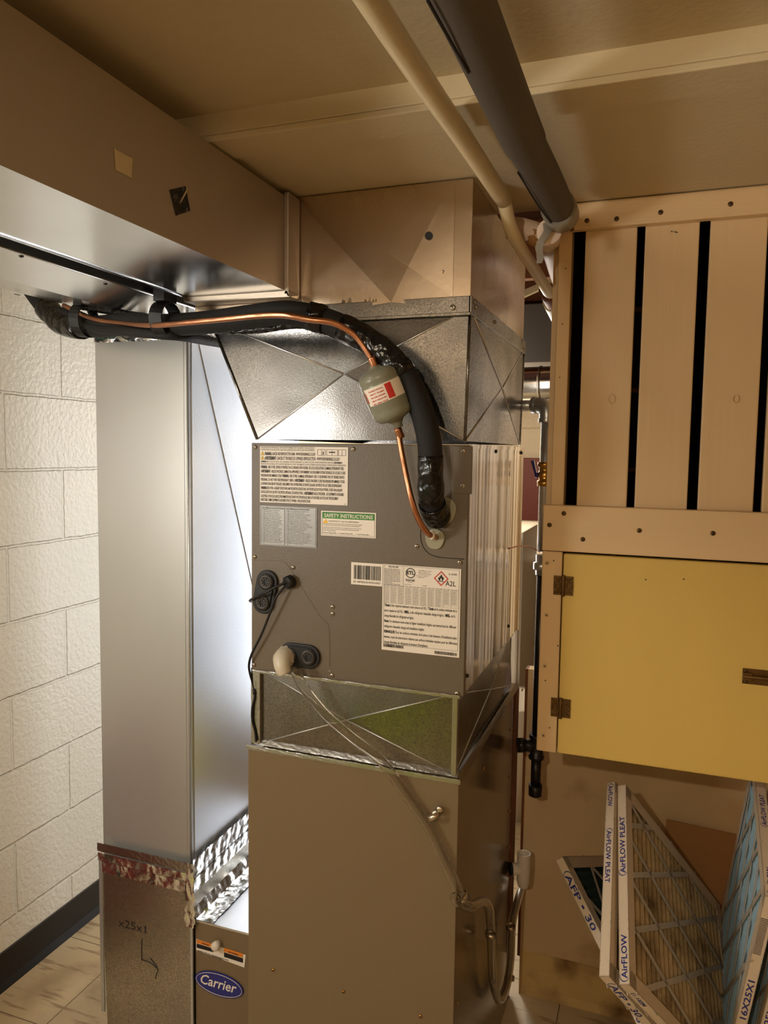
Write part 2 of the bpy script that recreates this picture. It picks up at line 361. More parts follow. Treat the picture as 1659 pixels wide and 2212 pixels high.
bm = NB(); quad(bm, *[onX(px, py, TX1+.0006) for px, py in ((366, 410), (401, 402), (411, 455), (380, 466))]); o = obj('black_tape_patch', bm, blacktape, t); o['label'] = 'crinkled black tape square'
bm = NB(); prism(bm, [onX(px, py, TX1+.0008) for px, py in ((388, 438), (405, 405), (402, 418), (391, 436))], (.0003, 0, 0)); obj('tape_tear', bm, masking, t)
# ---------------------------------------------------------------- supply plenum with cross-broken transition
PX0, PX1, PY0, PY1 = -.755, -.32, 1.31, 1.87
t = thing('supply_plenum', 'metal supply plenum above the coil cabinet, plain box over a cross-broken transition', 'duct', (-.54, 1.6, 1.483))
bm = NB(); box(bm, -.885, PX1-.002, PY0+.002, PY1, 1.722, CF-.001); obj('plenum_box', bm, plen, t, .002)
zt = 1.722
bm = NB(); yy = PY0+.0005; Tt = onY(975, 425, yy); Mb = onY(848, 655, yy)+V((0, -.008, 0)); zc = CF-.004
A_, B_, C_, D_ = V((-.66, yy, zc)), V((-.323, yy, zc)), V((-.323, yy, zt)), V((-.66, yy, zt)); Tt.z = zc; Md = V((Mb.x+.03, yy-.004, 1.80))
for f_ in ((A_, Tt, Md), (A_, Md, Mb, D_), (Tt, B_, C_, Md), (Md, C_, Mb)): quad(bm, *f_)
obj('creased_front_sheet', bm, plen, t)
fl = [V((-.845, PY0, zt)), V((PX1, PY0, zt))]; lo = [V((-.742, PY0, 1.49)), V((PX1-.004, PY0, 1.49))]
bm = NB()
ctr = V((-.555, PY0-.008, 1.612))
c4 = [fl[0], fl[1], lo[1], lo[0]]
for i in range(4): quad_ = bm.faces.new([bm.verts.new(c4[i]), bm.verts.new(c4[(i+1) % 4]), bm.verts.new(ctr)])
D = V((0, PY1-PY0, 0))
# right side of the transition, its own cross break
r4 = [fl[1], fl[1]+D, lo[1]+D, lo[1]]; rc = (r4[0]+r4[2])/2+V((.006, 0, 0))
for i in range(4): bm.faces.new([bm.verts.new(r4[i]), bm.verts.new(r4[(i+1) % 4]), bm.verts.new(rc)])
quad(bm, fl[0], lo[0], lo[0]+D, fl[0]+D); quad(bm, fl[0]+D, fl[1]+D, lo[1]+D, lo[0]+D)
tr = obj('transition', bm, galv, t)
bm = NB()
for a, b in ((c4[0], ctr), (c4[1], ctr), (c4[2], ctr), (c4[3], ctr)): tube(bm, [a+V((0, -.0005, 0)), b], .0016, 6, sm=0)
for a in r4: tube(bm, [a+V((.0005, 0, 0)), rc], .0016, 6, sm=0)
obj('crease', bm, galv_bright, tr)
bm = NB(); box(bm, -.85, PX1+.002, PY0-.006, PY0+.004, zt-.012, zt+.020); box(bm, PX1-.002, PX1+.004, PY0-.006, PY1, zt-.012, zt+.020)
box(bm, -.85, PX1+.003, PY0-.009, PY0-.004, zt-.014, zt-.008)
obj('slip_flange', bm, galv, t, .001)
for sa, sb in ((fl[1]+V((0, -.001, 0)), lo[1]+V((0, -.001, 0))), (fl[0]+V((0, -.001, 0)), lo[0]+V((0, -.001, 0))), (fl[1]+D, lo[1]+D)):
    bm = NB(); tube(bm, [sa, sb], .0028, 8, sm=0); obj('corner_seam', bm, galv, t)
bm = NB(); box(bm, -.352, -.3195, PY0-.0015, PY0+.002, 1.722, CF-.004); obj('corner_strip', bm, plen, t, .001)
def pxquad(a, b, y): return [onY(a[0], a[1], y), onY(b[0], a[1], y), onY(b[0], b[1], y), onY(a[0], b[1], y)]
bm = NB(); prism(bm, [p for p in pxquad((676, 581), (704, 603), PY0+.001)], (0, -.001, 0)); o = obj('black_tape_square', bm, blacktape, t)
bm = NB(); lathe(bm, [(.007, 0), (.007, .001)], onY(926, 509, PY0-.004), (0, -1, 0)); obj('round_hole', bm, ink, t)
for q in ((952, 589), (951, 628)):
    bm = NB(); tube(bm, [onY(q[0]-7, q[1]-3, PY0), onY(q[0]+7, q[1]-4, PY0), onY(q[0]+1, q[1]+6, PY0), onY(q[0]-7, q[1]+2, PY0)], .0012, 6); obj('punched_slot', bm, ink, t)
screws([onY(978, 664, PY0-.007)], (0, -1, 0), .005, t)
screws([V((PX1+.004, y, z)) for y, z in ((1.325, 1.735), (1.335, 1.728), (1.5, 1.728), (1.82, 1.735), (1.84, 1.72))], (1, 0, 0), .004, t)
# bent tabs of sheet along the flange
for px in (735, 748, 783, 792, 800, 806):
    bm = NB(); a = onY(px, 664, PY0-.003); prism(bm, [a, a+V((.012, 0, 0)), a+V((.007, -.004, .014+random.random()*.008))], (0, -.0008, 0)); obj('bent_tab', bm, plen, t)
# ---------------------------------------------------------------- coil cabinet
t = thing('evaporator_coil_cabinet', 'taupe coil cabinet with warning labels on its front and bare metal side', 'furnace coil', (-.535, 1.6, 1.027))
CZ0, CZ1, CY0 = 1.027, 1.483, 1.31
bm = NB(); box(bm, -.752, -.318, CY0+.012, PY1, CZ0, CZ1); obj('casing', bm, coilside, t, .001)
bm = NB(); box(bm, -.755, -.316, CY0, CY0+.012, CZ0, CZ1); front = obj('front_panel', bm, taupe2, t, .0015)
bm = NB(); box(bm, -.318, -.3165, CY0+.012, PY1+.002, CZ1-.006, CZ1+.002); box(bm, -.3185, -.314, PY1-.01, PY1+.002, CZ0, CZ1); obj('side_edge', bm, coilside, t)
# removable access plate on the right of the front
bm = NB(); box(bm, -.344, -.310, CY0-.0015, CY0+.003, 1.396, 1.481); obj('access_plate', bm, taupe2, t, .001)
bm = NB()
yl = CY0-.0004
tube(bm, [onY(p[0], p[1], yl) for p in ((910, 1130), (909, 1165), (920, 1190), (945, 1203), (1003, 1208))], .0007, 5); obj('plate_line', bm, ink, t)
bm = NB(); tube(bm, [onY(p[0], p[1], yl) for p in ((545, 1210), (605, 1212), (620, 1220), (640, 1250), (690, 1330), (710, 1355), (712, 1440))], .0004, 5); obj('pressed_line', bm, taupe, t)
bm = NB(); tube(bm, [onY(715, 1446, yl), onY(706, 1455, yl)], .0007, 5); obj('scratch', bm, screwm, t)
sp = [(551, 966), (763, 970), (1001, 974), (1000, 1049), (900, 1180), (993, 1215), (550, 1203), (633, 1226), (718, 1311), (718, 1326), (548, 1436), (717, 1459), (987, 1498)]
screws([onY(px, py, CY0-.0005) for px, py in sp], (0, -1, 0), .0042, t)
screws([V((-.3175, y, z)) for y, z in ((1.327, CZ1-.012), (1.55, CZ1-.01), (1.855, CZ1-.012), (1.34, CZ0+.03), (1.75, CZ0+.035), (1.33, 1.06))], (1, 0, 0), .004, t, blackiron)
# stadium grommets
def stadium(bm, a, b, r, y0, y1, n=12):
    a, b = V(a), V(b); d = (b-a).normalized(); s = V((-d.z, 0, d.x)); pts = []
    for k in range(n+1): th = math.pi*(-.5+k/n); pts.append(b+d*math.cos(th)*r+s*math.sin(th)*r)
    for k in range(n+1): th = math.pi*(.5+k/n); pts.append(a+d*math.cos(th)*r+s*math.sin(th)*r)
    for p in pts: p.y = y0
    prism(bm, pts, (0, y1-y0, 0))
def grommet(pa, pb, r):
    a, b = onY(*pa, CY0), onY(*pb, CY0)
    bm = NB(); stadium(bm, a, b, r, CY0, CY0-.006); g = obj('grommet', bm, blackp, t, .002)
    bm = NB(); stadium(bm, a, b, r*.72, CY0-.006, CY0-.009); obj('grommet_rim', bm, blackp, g, .001)
    for p in (a, b):
        bm = NB(); q = p+V((0, -.009, 0))
        lathe(bm, [(.0075, 0), (.0155, 0), (.0155, .002), (.0075, .002), (.0075, 0)], q, (0, -1, 0), 24, True)
        for k in range(8):
            an = k*math.pi/4; c, s_ = math.cos(an), math.sin(an)
            e = V((c, 0, s_)); s2 = V((-s_, 0, c))
            prism(bm, [q+e*.0045+s2*.0012, q+e*.009+s2*.0022, q+e*.009-s2*.0022, q+e*.0045-s2*.0012], (0, -.0025, 0))
        obj('port_cap', bm, darkcap, g)
darkcap = mat('dark_plastic_cap', (52, 47, 44), .4)
grommet((579, 1256), (571, 1300), .0235); grommet((629, 1413), (669, 1418), .024)
# white seal putty discs at the pipe holes
for p, r in (((958, 1103), .024), ((940, 1164), .018)):
    bm = NB(); q = onY(*p, CY0-.0005)
    pts = [q+V((math.cos(a)*r*(1+.06*math.sin(3*a)), 0, math.sin(a)*r*(1.1+.05*math.cos(2*a)))) for a in [2*math.pi*k/26 for k in range(26)]]
    prism(bm, pts, (0, -.0035, 0)); obj('seal_disc', bm, putty, t, .001)
# labels: plates and lettering
LY = CY0-.0006
def plate(name, x0, y0, x1, y1, m, th=.0006, round_=.002, par=None, lab=None):
    a, b = onY(x0, y0, LY), onY(x1, y1, LY)
    bm = NB(); box(bm, a.x, b.x, LY-th, LY+.0005, b.z, a.z); o = obj(name, bm, m, par or t)
    if lab: o['label'] = lab
    return o, a.x, b.x, b.z, a.z
IY = LY-.0009
def line(bm, s, x, z, w, h, bold=0): text(bm, s, (x, IY, z), EX, EZ, w, h, bold)
def hbar(bm, x0, x1, z, th): box(bm, x0, x1, IY-.0001, IY, z-th/2, z+th/2)
def vbar(bm, x, z0, z1, th): box(bm, x-th/2, x+th/2, IY-.0001, IY, z0, z1)
# warning label
P1, x0, x1, z0, z1 = plate('warning_label', 562, 964, 751, 1092, white, lab='cream warning label of dense black text')
W, H = x1-x0, z1-z0
bm = NB()
rows = [('LEAK DETECTION SYSTEM INSTALLED. UNIT MUST BE POWERED EXCEPT FOR SERVICE. / INSTALLATION DU', .62, .032, 0),
        ('SYSTEME DE DETECTION DES FUITES. L\'UNITE SERA ALIMENTEE EN ELECTRICITE, SAUF POUR L\'ENTRETIEN', .62, .032, 0),
        ('WARNING: CANCER AND REPRODUCTIVE HARM - WWW.P65WARNINGS.CA.GOV', .60, .058, .055),
        ('AVERTISSEMENT: CANCER ET TROUBLES DE L\'APPAREIL REPRODUCTEUR - WWW.P65WARNINGS.CA.GOV', .87, .062, .055),
        ('WARNING: RISK OF ELECTRIC SHOCK. CAN CAUSE INJURY OR DEATH. DISCONNECT ALL REMOTE ELECTRIC POWER SUPPLIES BEFORE SERVICING. AVERTISSEMENT:', .93, .030, 0),
        ('RISQUE DE CHOC ELECTRIQUE. PEUT CAUSER DES BLESSURES OU LA MORT. DECONNECTEZ TOUTES LES ALIMENTATIONS ELECTRIQUES A DISTANCE AVANT LES REPARATIONS', .97, .030, 0),
        ('WARNING: - RISK OF FIRE. DISPOSE OF PROPERLY IN ACCORDANCE WITH FEDERAL OR LOCAL REGULATIONS. FLAMMABLE REFRIGERANT USED.', .95, .052, 0),
        ('AVERTISSEMENT: - RISQUE D\'INCENDIE. ELIMINATION APPROPRIEE CONFORMEMENT AUX REGLEMENTATIONS FEDERALES OU LOCALES. FLUIDE', .965, .052, 0),
        ('FRIGORIGENE INFLAMMABLE UTILISE. WARNING: - RISK OF FIRE. FLAMMABLE REFRIGERANT USED. TO BE REPAIRED ONLY BY TRAINED SERVICE', .955, .052, 0),
        ('PERSONNEL. DO NOT PUNCTURE REFRIGERANT TUBING. / AVERTISSEMENT: - RISQUE D\'INCENDIE. FLUIDE FRIGORIGENE INFLAMMABLE UTILISE.', .96, .052, 0),
        ('LES REPARATIONS SERONT REALISEES UNIQUEMENT PAR UN PERSONNEL DE SERVICE QUALIFIE. NE PERCEZ PAS LES TUBES DE REFRIGERANT.', .93, .052, 0),
        ('WARNING: RISK OF FIRE - AUXILIARY DEVICES WHICH MAY BE IGNITION SOURCES SHALL NOT BE INSTALLED IN THE DUCTWORK, OTHER THAN AUXILIARY', .935, .052, 0),
        ('DEVICES LISTED FOR USE WITH THE SPECIFIC APPLIANCE. SEE INSTRUCTIONS. / AVERTISSEMENT: RISQUE D\'INCENDIE - LES EQUIPEMENTS AUXILIAIRES', .95, .052, 0),
        ('SUSCEPTIBLES D\'ETRE DES SOURCES D\'INFLAMMATION NE DOIVENT PAS ETRE INSTALLES DANS LA TUYAUTERIE, SAUF S\'ILS SONT SPECIFIQUEMENT', .89, .052, 0),
        ('REPERTORIES COMME EQUIPEMENTS AUXILIAIRES POUR CET APPAREIL. VOIR LES INSTRUCTIONS.', .58, .052, 0)]
zs = [.040, .080, .160, .240, .288, .330, .395, .470, .545, .620, .693, .768, .842, .915, .982]
BOLD = ('WARNING:', 'AVERTISSEMENT:', 'Note:', 'REMARQUE:', 'TAmin', 'MREL.')
def natural(s, bold):
    b2 = NB(); text(b2, s, (0, 0, 0), (1, 0, 0), (0, 1, 0), 0, 1, bold); xs_ = [v.co.x for v in b2.verts]; b2.free()
    return max(xs_) if xs_ else 0
def rich(bm, s, x, z, w, h, base):
    import re
    parts = [q for q in re.split('('+'|'.join(re.escape(b) for b in BOLD)+')', s) if q.strip()]
    ws = [natural(q.strip(), .045 if q in BOLD else base)+.28 for q in parts]; k = w/sum(ws)
    for q, wq in zip(parts, ws):
        line(bm, q.strip(), x, z, (wq-.28)*k, h, .045 if q in BOLD else base); x += wq*k
for (s, ww, hh, ind), zz in zip(rows, zs):
    rich(bm, s, x0+W*(.012+ind*.8), z1-H*(zz-.005), W*(ww-ind*.2), H*hh*.95, .015 if hh > .05 else 0)
line(bm, 'B1', x0+W*.965, z1-H*.985, W*.02, H*.014)
# booklets drawn as outlines
for bx, ww in ((.665, .085), (.765, .12), (.895, .08)):
    xa, xb = x0+W*bx, x0+W*(bx+ww); za, zb = z1-H*.145, z1-H*.045; th = .0006
    hbar(bm, xa, xb, za, th); hbar(bm, xa, xb, zb, th); vbar(bm, xa, za, zb, th); vbar(bm, xb, za, zb, th); vbar(bm, (xa+xb)/2, za, zb, th)
line(bm, 'i', x0+W*.72, z1-H*.13, W*.012, H*.055, .06)
hbar(bm, x0+W*.79, x0+W*.86, z1-H*.09, .002)
obj('lettering', bm, ink, P1)
for zz in (.155, .232):
    bm = NB(); a = V((x0+W*.010, IY, z1-H*zz)); prism(bm, [a, a+V((W*.042, 0, 0)), a+V((W*.021, 0, H*.062))], (0, -.0001, 0)); wt = obj('warning_triangle', bm, yelink, P1)
bm = NB()
for zz in (.155, .232):
    vbar(bm, x0+W*.031, z1-H*(zz-.012), z1-H*(zz-.042), .0007)
    a = V((x0+W*.010, IY, z1-H*zz)); b = a+V((W*.042, 0, 0)); c = a+V((W*.021, 0, H*.062))
    for p, q in ((a, b), (b, c), (c, a)): tube(bm, [p, q], .00025, 4, sm=0)
obj('triangle_outline', bm, ink, P1)
# silver fault code table
P2, x0, x1, z0, z1 = plate('fault_code_label', 562, 1092, 684, 1184, labgrey, lab='small grey silver label of two table columns')
W, H = x1-x0, z1-z0; bm = NB()
for xx in (.012, .44, .985): vbar(bm, x0+W*xx, z0+H*.02, z1-H*.02, .0006)
hbar(bm, x0+W*.012, x0+W*.985, z1-H*.02, .0006); hbar(bm, x0+W*.012, x0+W*.985, z0+H*.02, .0006)
for xx in (.07, .50): vbar(bm, x0+W*xx, z0+H*.02, z1-H*.07, .0004)
line(bm, 'Device Malfunction & protection indication', x0+W*.03, z1-H*.065, W*.40, H*.03, .03); line(bm, 'Device Malfunction & protection indication', x0+W*.46, z1-H*.065, W*.42, H*.03, .03)
words = 'EEPROM fault of indoor unit|Communication error indoor|Fan speed out of control|Room temperature sensor T1|Evaporator sensor T2 open|Refrigerant leak detected|Humidity sensor fault|Outdoor unit fault lockout|Compressor protection active|High pressure protection|Low pressure protection|Mode conflict fault|Voltage too low protection|Drain float switch open|Inverter module fault|Sensor short circuit|Motor locked rotor|Board temperature high|Expansion valve fault|Coil freeze protection'.split('|')
for i in range(20):
    z = z1-H*(.115+i*.043)
    hbar(bm, x0+W*.012, x0+W*.985, z+H*.031, .0003)
    line(bm, words[i], x0+W*.08, z, W*(.24+.1*random.random()), H*.024); line(bm, words[(i*7+3) % 20], x0+W*.51, z, W*(.26+.16*random.random()), H*.024)
    line(bm, 'E%X' % (i % 16), x0+W*.025, z, W*.03, H*.02); line(bm, 'F%X' % (i % 16), x0+W*.455, z, W*.03, H*.02)
obj('lettering', bm, greyink, P2)
# safety instructions
P3, x0, x1, z0, z1 = plate('safety_label', 694, 1103, 812, 1163, white, lab='white label with a green safety instructions banner')
W, H = x1-x0, z1-z0
bm = NB(); box(bm, x0+W*.025, x1-W*.025, IY+.0001, IY+.0003, z1-H*.30, z1-H*.05); g = obj('green_banner', bm, green, P3)
bm = NB(); text(bm, 'SAFETY INSTRUCTIONS', (x0+W*.06, IY-.0001, z1-H*.25), EX, EZ, W*.88, H*.15, .015); obj('banner_lettering', bm, white, P3)
bm = NB()
line(bm, 'THIS PRODUCT USES A2L REFRIGERANT', x0+W*.14, z1-H*.43, W*.56, H*.055)
for i, s in enumerate(('APPLICATION RESTRICTIONS MAY APPLY. INSTALLATION MAY BE SUBJECT', 'TO MINIMUM ROOM AREA AND MOUNTING HEIGHT REQUIREMENTS.', 'ADDITIONAL DETAILS AVAILABLE BY SCANNING THE QR CODE ON THIS', 'LABEL, OR BY CONSULTING THE INSTALLATION MANUAL PROVIDED', 'WITH THIS EQUIPMENT.')):
    line(bm, s, x0+W*.04, z1-H*(.52+.065*i+(.03 if i > 1 else 0)), W*(.72, .68, .70, .66, .24)[i], H*.036)
line(bm, 'Factory Charge (lbs) __ + Added Charge (lbs) __ = Total Charge (lbs) __', x0+W*.04, z1-H*.90, W*.88, H*.055)
for z in (z1-H*.05, z0+H*.05): hbar(bm, x0+W*.025, x1-W*.025, z, .0004)
for x in (x0+W*.025, x1-W*.025): vbar(bm, x, z0+H*.05, z1-H*.05, .0004)
obj('lettering', bm, ink, P3)
bm = NB(); a = V((x0+W*.035, IY, z1-H*.49)); prism(bm, [a, a+V((W*.10, 0, 0)), a+V((W*.05, 0, H*.17))], (0, -.0001, 0)); obj('warning_triangle', bm, yelink, P3)
# serial barcode
P4, x0, x1, z0, z1 = plate('serial_label', 759, 1214, 827, 1267, white, lab='small white barcode label beside the large rating plate')
W, H = x1-x0, z1-z0; bm = NB(); rnd = random.Random(3); x = x0+W*.08
while x < x1-W*.08:
    b_ = rnd.choice((.0005, .0009, .0014)); box(bm, x, x+b_, IY-.0001, IY, z0+H*.25, z1-H*.12); x += b_+rnd.choice((.0005, .0008, .0013))
line(bm, 'SN: S40M056530107070160057', x0+W*.07, z0+H*.09, W*.86, H*.09)
obj('lettering', bm, ink, P4)
# rating plate
P5, x0, x1, z0, z1 = plate('rating_plate', 827, 1218, 992, 1421, white, lab='large cream rating plate with flammable diamond symbol')
W, H = x1-x0, z1-z0; bm = NB()
def U(u, v): return (x0+W*u, z1-H*v)
def ln(s, u, v, w_, h_, bold=0): line(bm, s, x0+W*u, z1-H*v, W*w_, H*h_, bold)
for z in (z1-H*.012, z0+H*.075): hbar(bm, x0+W*.02, x1-W*.02, z, .0004)
for x in (x0+W*.02, x1-W*.02): vbar(bm, x, z0+H*.075, z1-H*.012, .0004)
ln('FAN COIL UNIT', .08, .035, .13, .018, .02)
for i, (a, b) in enumerate((('MODEL', '40MUAA'), ('INDOOR UNIT', '45MUAA'), ('REFRIGERANT', 'R-454B'), ('DESIGN PRESS HIGH', '550 PSI/3.8 MPa'), ('DESIGN PRESS LOW', '236 PSI/1.6 MPa'), ('POWER SOURCE', '24V, 60Hz'), ('RATED AMPS', '2.0A'), ('MIN CIRCUIT', '60'), ('MANUFACTURED BY', ''), ('DATE MANUFACTURED: 07/2024', ''))):
    ln(a, .03, .058+i*.0195, .10 if i < 9 else .20, .012)
    if b: ln(b, .14, .058+i*.0195, .09, .012)
    hbar(bm, x0+W*.02, x0+W*.275, z1-H*(.062+i*.0195), .0002)
vbar(bm, x0+W*.275, z1-H*.25, z1-H*.012, .0003); vbar(bm, x0+W*.13, z1-H*.2, z1-H*.04, .0002)
# ETL mark ring
cc = V((x0+W*.365, IY, z1-H*.083)); rr = W*.062
lathe(bm, [(rr*.84, 0), (rr, 0), (rr, .0001), (rr*.84, .0001), (rr*.84, 0)], cc, (0, -1, 0), 32, True)
ln('ETL', .318, .098, .095, .040, .04); hbar(bm, x0+W*.305, x0+W*.425, z1-H*.150, .0004)
ln('Intertek', .305, .175, .12, .022, .03); ln('5019265', .33, .192, .065, .010); ln('c', .295, .112, .012, .012); ln('us', .437, .112, .02, .012)
for i, s in enumerate(('CONFORMS TO UL STD.', '60335-1, 60335-2-40', 'CERTIFIED TO CSA STD.', 'C22.2 No. 60335-1,', '60335-2-40')): ln(s, .465, .053+i*.019, (.165, .14, .165, .13, .08)[i], .011)
ln('R-454B', .85, .075, .10, .022); ln('A2L', .81, .198, .13, .058, .005)
ln('MADE IN CHINA', .29, .222, .09, .009); ln('CHARGE', .52, .222, .06, .012)
gz0, gz1 = z1-H*.445, z1-H*.25
for i in range(11): vbar(bm, x0+W*(.02+.096*i), gz0, gz1+H*.02, .00025)
for j in range(12): hbar(bm, x0+W*.02, x1-W*.02, gz1-(gz1-gz0)*j/11, .00022)
for i in range(10):
    ln('Mc or Mrel', .03+.096*i, .243, .07, .008, .02)
    for j in range(11):
        a = V((x0+W*(.027+.096*i), IY, gz1-(gz1-gz0)*(j+.82)/11))
        if i < 8 or j < 9: line(bm, '%.1f/%d.%d' % (1.8+.1*j+.3*i, 12+3*i+j, (i*3+j*7) % 10), a.x, a.z, W*.06, H*.0095)
body = [('TAmin is the required minimum room area in m2/ ft2. / TAmin est la surface minimale de la', .95), ('piece requise en m2/ ft2. / MREL. is the refrigerant releasable charge in kg/oz. / MREL. est la', .93), ('charge liberable de refrigerant en kg/oz.', .40),
        ('Note: For minimum room areas at higher installation heights, see instructions for different', .945), ('refrigerant releasable charge and installation heights.', .54), ('REMARQUE: Pour les surfaces minimales de la piece a des hauteurs d\'installations plus', .955),
        ('elevees, voyez les instructions relatives aux surfaces minimales requises pour les differentes', .965), ('charges liberables de refrigerant et hauteurs d\'installation.', .59)]
for i, (s, w_) in enumerate(body): rich(bm, s, x0+W*.03, z1-H*(.487+i*.0615), W*w_*.985, H*.032, .012)
for ua, ub, v in ((.025, .29, .955), (.69, .97, .975)):
    x = x0+W*ua
    while x < x0+W*ub:
        b_ = rnd.choice((.0004, .0008, .0012)); box(bm, x, x+b_, IY-.0001, IY, z1-H*(v+.008), z1-H*(v-.026)); x += b_+rnd.choice((.0004, .0007))
obj('lettering', bm, ink, P5)
bm = NB(); c = V((x0+W*.755, IY, z1-H*.120)); d = H*.085
o4 = [c+V((0, 0, d)), c+V((d, 0, 0)), c-V((0, 0, d)), c-V((d, 0, 0))]
for i in range(4):
    a, b = o4[i], o4[(i+1) % 4]; a2, b2 = c+(a-c)*.82, c+(b-c)*.82; prism(bm, [a, b, b2, a2], (0, -.0002, 0))
obj('red_diamond', bm, red, P5)
bm = NB(); k = d*.42
fl_ = [(-.7, -.55), (-1, .1), (-.75, .55), (-.7, .15), (-.5, .5), (-.45, 1.0), (-.2, .75), (0, 1.5), (.35, .9), (.4, .4), (.65, .75), (.85, .15), (.75, -.3), (.5, -.6), (.15, -.65), (.3, -.2), (0, .3), (-.3, -.2), (-.15, -.65)]
prism(bm, [c+V((x*k, 0, z*k-.0005)) for x, z in fl_], (0, -.0001, 0)); box(bm, c.x-k, c.x+k, IY-.0001, IY, c.z-k*1.05, c.z-k*.85)
obj('flame_symbol', bm, ink, P5)
# ---------------------------------------------------------------- plenum between coil and furnace
t = thing('lower_transition', 'short shiny cross-broken metal collar between coil cabinet and furnace', 'duct', (-.535, 1.6, .868))
bm = NB(); a4 = [V((-.742, 1.322, 1.026)), V((-.333, 1.322, 1.026)), V((-.333, 1.322, .872)), V((-.742, 1.322, .872))]; cc = V((-.548, 1.313, .950))
for i in range(4): bm.faces.new([bm.verts.new(a4[i]), bm.verts.new(a4[(i+1) % 4]), bm.verts.new(cc)])
r4 = [V((-.333, 1.322, 1.026)), V((-.333, 1.86, 1.026)), V((-.333, 1.90, .872)), V((-.333, 1.322, .872))]; rc = (r4[0]+r4[2])/2+V((.005, 0, 0))
for i in range(4): bm.faces.new([bm.verts.new(r4[i]), bm.verts.new(r4[(i+1) % 4]), bm.verts.new(rc)])
quad(bm, (-.742, 1.322, 1.026), (-.742, 1.322, .872), (-.742, 1.88, .872), (-.742, 1.88, 1.026)); quad(bm, (-.742, 1.88, 1.026), (-.333, 1.88, 1.026), (-.333, 1.88, .872), (-.742, 1.88, .872))
lt = obj('sheet_body', bm, galv, t)
bm = NB()
for a in a4: tube(bm, [a, cc], .0013, 6, sm=0)
for a in r4: tube(bm, [a, rc], .0013, 6, sm=0)
obj('crease', bm, galv_dull, lt)
for sx_ in (-.748, -.338):
    bm = NB(); box(bm, sx_, sx_+.010, 1.314, 1.326, .874, 1.026); obj('corner_seam', bm, foil_flat, t, .001)
def crinkle(name, p0, p1, up, out, wid, parent, m=foil, nx=90, ny=6, amp=.002, seed=1):
    """a crumpled strip of tape from p0 to p1, `wid` wide along up, lifted along out"""
    rn = random.Random(seed); p0, p1, up, out = V(p0), V(p1), V(up).normalized(), V(out).normalized(); bm = NB(); g = []
    for i in range(nx+1):
        row = []
        e0 = (rn.random()-.5)*amp*1.6; e1 = (rn.random()-.5)*amp*1.6
        for j in range(ny+1):
            q = p0.lerp(p1, i/nx)+up*(wid*(j/ny-.5)+(e0 if j == 0 else e1 if j == ny else 0))+out*(.0012+(.5+.5*math.sin(i*.9+j*1.7+seed)*math.sin(i*.37+seed*2)+.35*(rn.random()-.5))*amp*(.4 if j in (0, ny) else 1))
            row.append(bm.verts.new(q))
        g.append(row)
    for i in range(nx):
        for j in range(ny): bm.faces.new([g[i][j], g[i+1][j], g[i+1][j+1], g[i][j+1]]).smooth = True
    return obj(name, bm, m, parent)
crinkle('foil_tape_strip', (-.765, 1.3085, .866), (-.318, 1.3085, .866), (0, .1, 1), (0, -1, 0), .009, t, foil_flat, amp=.0006)
crinkle('foil_tape_strip', (-.75, 1.318, .876), (-.325, 1.318, .876), (0, .5, .5), (0, -.6, .8), .014, t, foil_flat, amp=.0006, seed=5)
crinkle('foil_tape_strip', (-.322, 1.31, .870), (-.322, 1.93, .870), (-.4, 0, .9), (1, 0, .5), .016, t, foil_flat, amp=.0006, seed=6)
crinkle('foil_tape_strip', (-.75, 1.306, 1.026), (-.322, 1.306, 1.026), (0, 0, 1), (0, -1, 0), .006, t, foil_flat, amp=.0006, seed=7)
crinkle('foil_tape_strip', (-.327, 1.322, 1.02), (-.327, 1.86, 1.02), (0, 0, 1), (1, 0, 0), .012, t, foil_flat, amp=.0006, seed=8)
crinkle('foil_tape_strip', (-.752, 1.315, .87), (-.752, 1.315, 1.03), (1, 0, 0), (-.3, -1, 0), .012, t, foil_flat, 20, amp=.0006, seed=9)
# ---------------------------------------------------------------- furnace
t = thing('furnace', 'tall taupe furnace cabinet standing under the coil cabinet', 'furnace', (-.542, 1.6, 0))
FX0, FX1, FY0, FY1, FZ = -.762, -.3215, 1.31, 1.945, .866
bm = NB(); box(bm, FX0, FX1-.002, FY0+.004, FY1, .002, FZ); obj('casing', bm, taupe_side, t, .002)
bm = NB(); box(bm, FX0-.001, FX1, FY0, FY0+.004, .002, FZ); obj('front_panel', bm, taupe, t, .0015)
bm = NB(); box(bm, FX1-.002, FX1+.001, 1.90, FY1+.004, .02, FZ-.01); obj('rusted_corner', bm, rust, t)
screws([onY(px, py, FY0-.0005) for px, py in ((590, 2095), (742, 2142), (908, 2195))], (0, -1, 0), .0035, t, brass)
screws([onX(px, py, FX1+.0005) for px, py in ((1106, 1577), (1104, 1680), (1102, 1752), (1100, 1830), (1081, 1915), (1045, 1660), (990, 2165), (1127, 1490))], (1, 0, 0), .004, t, brass)
bm = NB(); box(bm, FX0-.0022, FX0-.0012, 1.55, 1.80, .52, .80); o = obj('added_yellow_label', bm, mat('yellow_label_paper', (236, 214, 40), .5), t); o['label'] = 'added yellow label on the unseen left side, for its reflection'  # added on the hidden side to cast a yellow reflection on the duct
